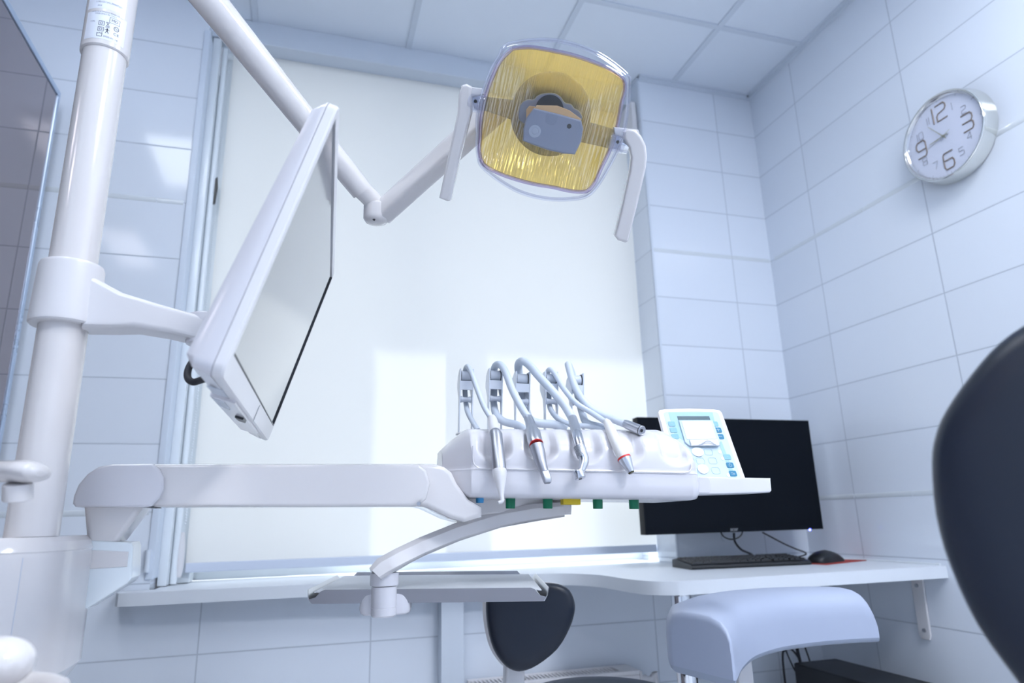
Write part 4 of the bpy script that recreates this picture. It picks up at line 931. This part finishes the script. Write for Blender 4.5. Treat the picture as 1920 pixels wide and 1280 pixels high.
# 4 scaler
t = inst('scaler_handpiece', HP(1165, 850), 'white pen-like handpiece with red ring and grey cone end', 'handpiece', 'dental handpieces hanging on the console')
hose(t, [(1132, 806, .088), (1105, 799, .094), (1072, 796, .100), (1048, 786, .108), (1034, 770, .118), (1030, 757, .140), (1029, 735, .148), (1027, 708, .148), (1027, 697, .138), (1032, 692.5, .118), (1040, 700, .110), (1056, 727, .102), (1080, 755, .094), (1110, 774, .084), (1137, 792, .066)], 5.8)
obj('grip', seg(G(), [(1136, 788, 5), (1138.5, 792, 8), (1141, 797, 9), (1150, 818, 11), (1162, 842, 12.2), (1170, 858, 12.8)]), mat('ivory_plastic', (.80, .79, .78), .3), t)
obj('red_ring', seg(G(), [(1169.5, 857, 13.2), (1171, 860, 13.4)]), M_red, t)
obj('cone_end', seg(G(), [(1170.8, 859.5, 12.9), (1174, 866, 12.2), (1179, 876, 8.8), (1183.5, 885, 6.4)]), M_steel, t)
obj('tip_bore', seg(G(), [(1183.3, 884.6, 6.3), (1184.6, 887, 5.6)]), mat('bronze_bore', (.12, .11, .07), .3, metal=1), t)
# 5 bare micromotor connector lying on the console
t = inst('bare_hose_connector', HP(1190, 803), 'open-ended metal hose coupling lying across the console top without an instrument', 'hose coupling', 'dental handpieces hanging on the console')
hose(t, [(1150, 806, .090), (1125, 800, .096), (1100, 792, .108), (1092, 775, .122), (1087, 757, .142), (1081, 730, .150), (1074, 703, .150), (1068, 688, .142), (1065.5, 683, .126), (1067, 690, .118), (1073, 712, .112), (1083, 735, .106), (1098, 756, .100), (1120, 773, .088), (1150, 786, .068), (1178, 796.5, .047)], 8)
q0, q1 = HP(1172, 794, .052), HP(1203, 807, .018)
obj('coupling_sleeve', G().tube([q0, q0+(q1-q0)*.15, q1], [pr(8.4), pr(9.4), pr(10)], 28, 1), M_steel, t)
dd = (q1-q0).normalized()
cr = obj('open_end', G().lathe(q1, dd, [(0, pr(10.1)), (.0004, pr(10.2)), (.0010, pr(9.4)), (.0002, pr(8.6)), (-.0, pr(3.4))], 28, cap=False), M_steeld, t)
obj('air_port', G().cyl(q1+dd*.0002, q1+dd*.0008, pr(3.2), seg=16), M_black, cr)
obj('dark_collar', G().lathe(q1-dd*.0015, dd, [(0, pr(10.15)), (.0008, pr(10.4)), (.0012, pr(10.15))], 28), M_black, t)

# ================================================================== CLOCK
KX, KY, KZ, KR = XR-.046, 1.331, 2.0, .135
ck = inst('wall_clock', (XR, KY, KZ), 'round wall clock with pale metal rim and large bronze numerals', 'clock')
ex_, ez_ = V((0, -1, 0)), V((0, 0, 1)); nx_ = V((-1, 0, 0))
def KC(u, v, d=0): return V((KX-d, KY-u, KZ+v))
obj('case', G().lathe((XR-.0005, KY, KZ), nx_, [(0, KR+.004), (.002, KR+.006), (.012, KR+.005), (.040, KR+.001), (.046, KR), (.048, KR-.002), (.0475, KR-.005), (.040, KR-.007), (.036, KR-.012)], 96, cap=False), M_champ, ck, 50)
obj('dial', G().lathe((KX+.012, KY, KZ), nx_, [(0, KR-.006), (.002, KR-.006)], 96), M_dial, ck)
dialx = .0095-.012+.0
DD = -.0095
SG = {'0': [[(.15, 0), (.85, 0), (1, .15), (1, .85), (.85, 1), (.15, 1), (0, .85), (0, .15), (.15, 0)]], '1': [[(.5, 1), (.5, 0)]],
      '2': [[(0, 1), (.82, 1), (1, .85), (1, .68), (.85, .54), (.15, .46), (0, .32), (0, 0), (1, 0)]],
      '3': [[(0, 1), (.85, 1), (1, .86), (1, .66), (.85, .5), (0, .5)], [(.85, .5), (1, .36), (1, .14), (.85, 0), (0, 0)]],
      '4': [[(.8, 0), (.8, 1), (0, .3), (1, .3)]], '5': [[(1, 1), (0, 1), (0, .55), (.85, .55), (1, .42), (1, .14), (.85, 0), (0, 0)]],
      '6': [[(1, 1), (.15, 1), (0, .85), (0, .15), (.15, 0), (.85, 0), (1, .15), (1, .4), (.85, .55), (0, .55)]], '7': [[(0, 1), (1, 1), (.45, 0)]],
      '8': [[(.15, .52), (0, .66), (0, .86), (.15, 1), (.85, 1), (1, .86), (1, .66), (.85, .52), (.15, .52), (0, .38), (0, .14), (.15, 0), (.85, 0), (1, .14), (1, .38), (.85, .52)]],
      '9': [[(0, 0), (.85, 0), (1, .15), (1, .85), (.85, 1), (.15, 1), (0, .85), (0, .6), (.15, .45), (1, .45)]]}
for h in range(1, 13):
    big = h % 3 == 0; th = math.radians(30*h); rr_ = .078 if big else .086
    if h in (12, 6): rr_ = .080
    hh, ww, sp_, st = (.052, .032, .010, .0021) if big else (.0235, .0150, .0045, .0009)
    s_ = str(h); widths = [ww*(.15 if c == '1' else 1) for c in s_]; tot = sum(widths)+sp_*(len(s_)-1)
    ox, oy = math.sin(th)*rr_-tot/2, math.cos(th)*rr_-hh/2
    if h == 11: ox += .004
    g = G(); x = ox
    for c, wd in zip(s_, widths):
        for stq in SG[c]:
            P = [KC(x+(wd/2 if c == '1' else a*wd), oy+b*hh, DD+.001) for a, b in stq]
            for p_, q_ in zip(P, P[1:]):
                g.tube([p_-(q_-p_).normalized()*st*.3, q_+(q_-p_).normalized()*st*.3], st, 8, 1, .5, up=(0, 1, 0) if abs((q_-p_).z) > abs((q_-p_).y) else (0, 0, 1))
        x += wd+sp_
    obj('numeral', g, M_gold if big else M_grayn, ck)
g = G()
for k in range(60):
    if k % 5 == 0: continue
    th = math.radians(6*k); a, b = .1195, .1225
    g.tube([KC(a*math.sin(th), a*math.cos(th), DD+.0003), KC(b*math.sin(th), b*math.cos(th), DD+.0003)], .0003, 4, 1)
obj('minute_track', g, M_grayn, ck)
for k in range(0, 60, 5):
    th = math.radians(6*k); a, b = .1165, .1235
    obj('hour_mark', G().tube([KC(a*math.sin(th), a*math.cos(th), DD+.0003), KC(b*math.sin(th), b*math.cos(th), DD+.0003)], .0006, 4, 1), M_grayn, ck)
def hand(nm, ang, L, tail, wd, d):
    th = math.radians(ang); u = (math.sin(th), math.cos(th)); n_ = (u[1], -u[0])
    P = [KC(u[0]*a+n_[0]*b, u[1]*a+n_[1]*b, d) for a, b in ((-tail, -wd), (-tail, wd), (L*.9, wd*.6), (L, 0), (L*.9, -wd*.6))]
    obj(nm, G().prism(P, nx_*.0007), M_hand, ck)
hand('hour_hand', 267, .050, .014, .0020, DD+.003); hand('minute_hand', 324, .070, .014, .0016, DD+.0045); hand('second_hand', 254, .058, .026, .0005, DD+.006)
obj('hand_hub', G().cyl(KC(0, 0, DD), KC(0, 0, DD+.0075), .0035, seg=16), M_hand, ck)
obj('cover_glass', G().lathe((KX+.003, KY, KZ), nx_, [(0, KR-.008), (.001, KR-.008)], 64), clear_mat('clock_glass', (.98, .98, 1), refl=.02), ck)

# ================================================================== SMOKED MIRROR CABINET, LEFT
MX = -.800; ctop = onX(107, 178, MX)
mc_ = inst('mirror_cabinet', (-1.0, 1.2, 0), 'tall cabinet with smoked mirror front and pale metal edge beside the pole', 'cabinet')
obj('carcass', G().span((XL+.002, .30, 0), (MX-.022, ctop.y+.006, ctop.z+.006), .002), M_wht2, mc_)
obj('mirror_door', G().span((MX-.020, .32, .05), (MX, ctop.y-.002, ctop.z-.002), .0008), M_mirror, mc_)
g = G(); g.span((MX-.021, ctop.y-.001, .04), (MX+.004, ctop.y+.017, ctop.z+.018), .002); g.span((MX-.021, .30, ctop.z), (MX+.004, ctop.y+.0, ctop.z+.018), .002); obj('metal_edge', g, M_alu, mc_)

# ================================================================== STOOLS AND CUSHIONS
def pad(name, outl, d, thick, m, parent, tilt=V((0, 0, 0)), back=None, behind=.0):
    n = (EYE-pt(sum(p[0] for p in outl)/len(outl), sum(p[1] for p in outl)/len(outl), d)).normalized(); n = (n+tilt).normalized()
    c0 = pt(sum(p[0] for p in outl)/len(outl), sum(p[1] for p in outl)/len(outl), d)-n*behind
    P = [onP(x, y, c0, n) for x, y in closed(outl, 3)]; c = sum(P, V((0, 0, 0)))/len(P)
    prof = [(.82, -.5), (.93, -.46), (.985, -.3), (1, -.1), (1, .08), (.975, .26), (.92, .38), (.82, .46), (.65, .50), (.4, .52), (.1, .53)]
    return obj(name, G().rings([[c+(p-c)*s_+n*thick*z for p in P] for s_, z in prof]), m, parent, 60), c, n
B1 = [(911, 1132), (916, 1112), (932, 1099), (960, 1093), (1000, 1092), (1030, 1092), (1052, 1096), (1068, 1107), (1077, 1128), (1077, 1148), (1068, 1177), (1045, 1216), (1008, 1246), (980, 1257.5), (962, 1256), (944, 1244), (925, 1216), (914, 1175)]
s1_ = inst('round_stool', (.62, 1.50, 0), 'dark vinyl operator stool with rounded triangular backrest, under the tray by the worktop', 'stool')
_, bc_, bn_ = pad('backrest', B1, 1.30, .045, M_leather, s1_)
B1b = [(x-6 if x < 1000 else x-2, y-1) for x, y in B1]
pad('backrest_shell', B1b, 1.325, .030, M_wht2, s1_, behind=.010)
SC = V((.66, 1.545, .515))
g = G().lathe(SC-V((0, 0, .045)), (0, 0, 1), [(0, .150), (.004, .170), (.020, .188), (.040, .190), (.055, .182), (.063, .165), (.066, .12), (.064, .02)], 56); obj('seat', g, M_leather, s1_, 60)
obj('seat_pan', G().lathe(SC-V((0, 0, .062)), (0, 0, 1), [(0, .10), (.016, .16)], 40), M_wht2, s1_)
pb_ = bc_-bn_*.035+V((-.034, 0, 0))
g = G().tube([pb_+V((0, 0, .03)), pb_+V((0, 0, -.06)), pb_+V((.0, .0, -.20)), V((pb_.x+.06, pb_.y+.05, .425)), V((SC.x-.1, SC.y-.07, .435)), V((SC.x, SC.y, .440))], .020, 20, 6, .62, up=(1, 0, 0), square=True); obj('back_post', g, M_wht2, s1_)
def base(t, c, ztop, m=M_chrome):
    obj('gas_column', G().cyl((c.x, c.y, .09), (c.x, c.y, ztop), .022, .018, 24), m, t)
    for k in range(5):
        a = 2*PI*k/5+.3; e = V((c.x+.24*math.cos(a), c.y+.24*math.sin(a), .075))
        lg = obj('base_leg', G().tube([V((c.x, c.y, .115)), e], [.022, .014], 12, 1), m, t)
        w0 = e+V((0, 0, -.048)); n_ = V((-math.sin(a), math.cos(a), 0)); obj('caster', G().cyl(w0-n_*.016, w0+n_*.016, .027, seg=20, bev=.003), M_rubber, lg)
base(s1_, SC, .46)
# assistant stool with curved torso support
s2_ = inst('assistant_stool', (.98, .80, 0), 'stool with curved blue-grey moulded body support in front of the desk', 'stool')
FE = [(.617, .935), (.635, .955), (.690, 1.018), (.760, 1.080), (.838, 1.120), (.905, 1.134), (.966, 1.137), (1.030, 1.131), (1.068, 1.124)]
BE = [(.588, 1.066), (.598, 1.095), (.640, 1.165), (.715, 1.225), (.805, 1.262), (.89, 1.275), (.972, 1.276), (1.045, 1.262), (1.085, 1.245)]
def catm(P, n=6):
    Q = [V((*p, 0)) for p in P]; out = []
    for i in range(len(Q)-1):
        p0, p1, p2, p3 = Q[max(i-1, 0)], Q[i], Q[i+1], Q[min(i+2, len(Q)-1)]
        for k in range(n):
            u = k/n; out.append(.5*((2*p1)+(p2-p0)*u+(2*p0-5*p1+4*p2-p3)*u*u+(3*p1-p0-3*p2+p3)*u**3))
    return out+[Q[-1]]
fa, ba = catm(FE), catm(BE); NS = len(fa); ringsA, ringsB = [], []
for i in range(NS):
    u = i/(NS-1); zb_ = .682-.0*u; top_ = .766+.006*math.sin(u*PI)
    # ends: rounded to the right, flat cut to the left
    er = max(0, (u-.90)/.10); el = max(0, (.07-u)/.07)
    top_ -= .046*er**3+.010*el**2
    prof_ = [(0, 0), (.0, .45), (.018, .66), (.065, .81), (.15, .92), (.30, .985), (.52, 1.0), (.75, .985), (.90, .90), (.975, .72), (1, .42), (1, 0)]
    ring = []
    for s_, h in prof_:
        s2 = .5+(s_-.5)*(1-.06*el**2); p = fa[i].lerp(ba[i], s2); ring.append(V((p.x, p.y, zb_+(top_-zb_)*h)))
    ringsA.append(ring)
    ringsB.append([V((fa[i].lerp(ba[i], a).x, fa[i].lerp(ba[i], a).y, z)) for a, z in ((.0, zb_), (.02, zb_-.006), (.06, zb_-.009), (.94, zb_-.009), (.98, zb_-.006), (1, zb_))])
obj('body_support', G().rings(ringsA), M_shell, s2_, 50); obj('support_lip', G().rings(ringsB), M_shelllip, s2_, 50)
pq_ = V((.802, 1.19, 0))
g = G().tube([V((pq_.x, pq_.y, .676)), V((pq_.x, pq_.y, .55)), V((pq_.x, pq_.y, .44)), V((pq_.x+.02, pq_.y-.02, .41)), V((.84, 1.02, .405)), V((.98, .80, .405))], .012, 16, 6, 1.4, up=(0, 1, 0), square=True); obj('support_post', g, M_wht2, s2_)
SC2 = V((.98, .80, .47)); obj('seat', G().lathe(SC2-V((0, 0, .045)), (0, 0, 1), [(0, .13), (.004, .150), (.020, .168), (.035, .170), (.048, .160), (.054, .14), (.056, .02)], 48), M_leather, s2_, 60)
base(s2_, SC2, .428)
# patient chair cushion close to the lens on the right
B3 = [(1755, 868), (1762, 815), (1782, 768), (1830, 700), (1885, 640), (1950, 600), (2030, 590), (2110, 620), (2190, 700), (2235, 820), (2240, 960), (2190, 1110), (2100, 1240), (2010, 1330), (1955, 1325), (1915, 1275), (1842, 1172), (1790, 1062), (1763, 965)]
pcx = inst('patient_chair', (.60, .32, 0), 'large dark vinyl chair cushion out of focus at the right edge', 'chair')
_, c3, n3 = pad('headrest_cushion', B3, .47, .055, M_leather, pcx, tilt=V((-.25, .1, 0)))
pad('cushion_shell', [(x+8, y+2) for x, y in B3], .50, .020, M_wht2, pcx, tilt=V((-.25, .1, 0)), behind=.012)
pb3 = c3-n3*.045
g = G().tube([pb3+V((0, 0, .02)), pb3+V((.02, 0, -.10)), pb3+V((.05, -.02, -.30)), V((pb3.x+.06, pb3.y-.03, .42))], .022, 20, 5, .5, up=(1, 0, 0), square=True); obj('headrest_bar', g, M_chrome, pcx)
g = G().cyl((pb3.x+.06, pb3.y-.03, .0), (pb3.x+.06, pb3.y-.03, .46), .055, .05, 32); obj('chair_column', g, M_wht, pcx)
obj('floor_plate', G().lathe((pb3.x+.06, pb3.y-.03, 0), (0, 0, 1), [(0, .20), (.012, .20), (.02, .17)], 48), M_wht, pcx)

# ---- ceiling panel lights
for (x0, x1, y0, y1) in LAMPS:
    cl = inst('ceiling_light', ((x0+x1)/2, (y0+y1)/2, ZC), 'square white recessed ceiling light panel set in the ceiling grid', 'ceiling light', 'ceiling light panels')
    g = G(); 
    for a, b in (((x0, y0), (x1, y0+.02)), ((x0, y1-.02), (x1, y1)), ((x0, y0+.02), (x0+.02, y1-.02)), ((x1-.02, y0+.02), (x1, y1-.02))): g.span((*a, ZC-.018), (*b, ZC-.0005), .002)
    obj('frame', g, M_wht2, cl); obj('diffuser', G().span((x0+.02, y0+.02, ZC-.012), (x1-.02, y1-.02, ZC-.008)), M_diff, cl)
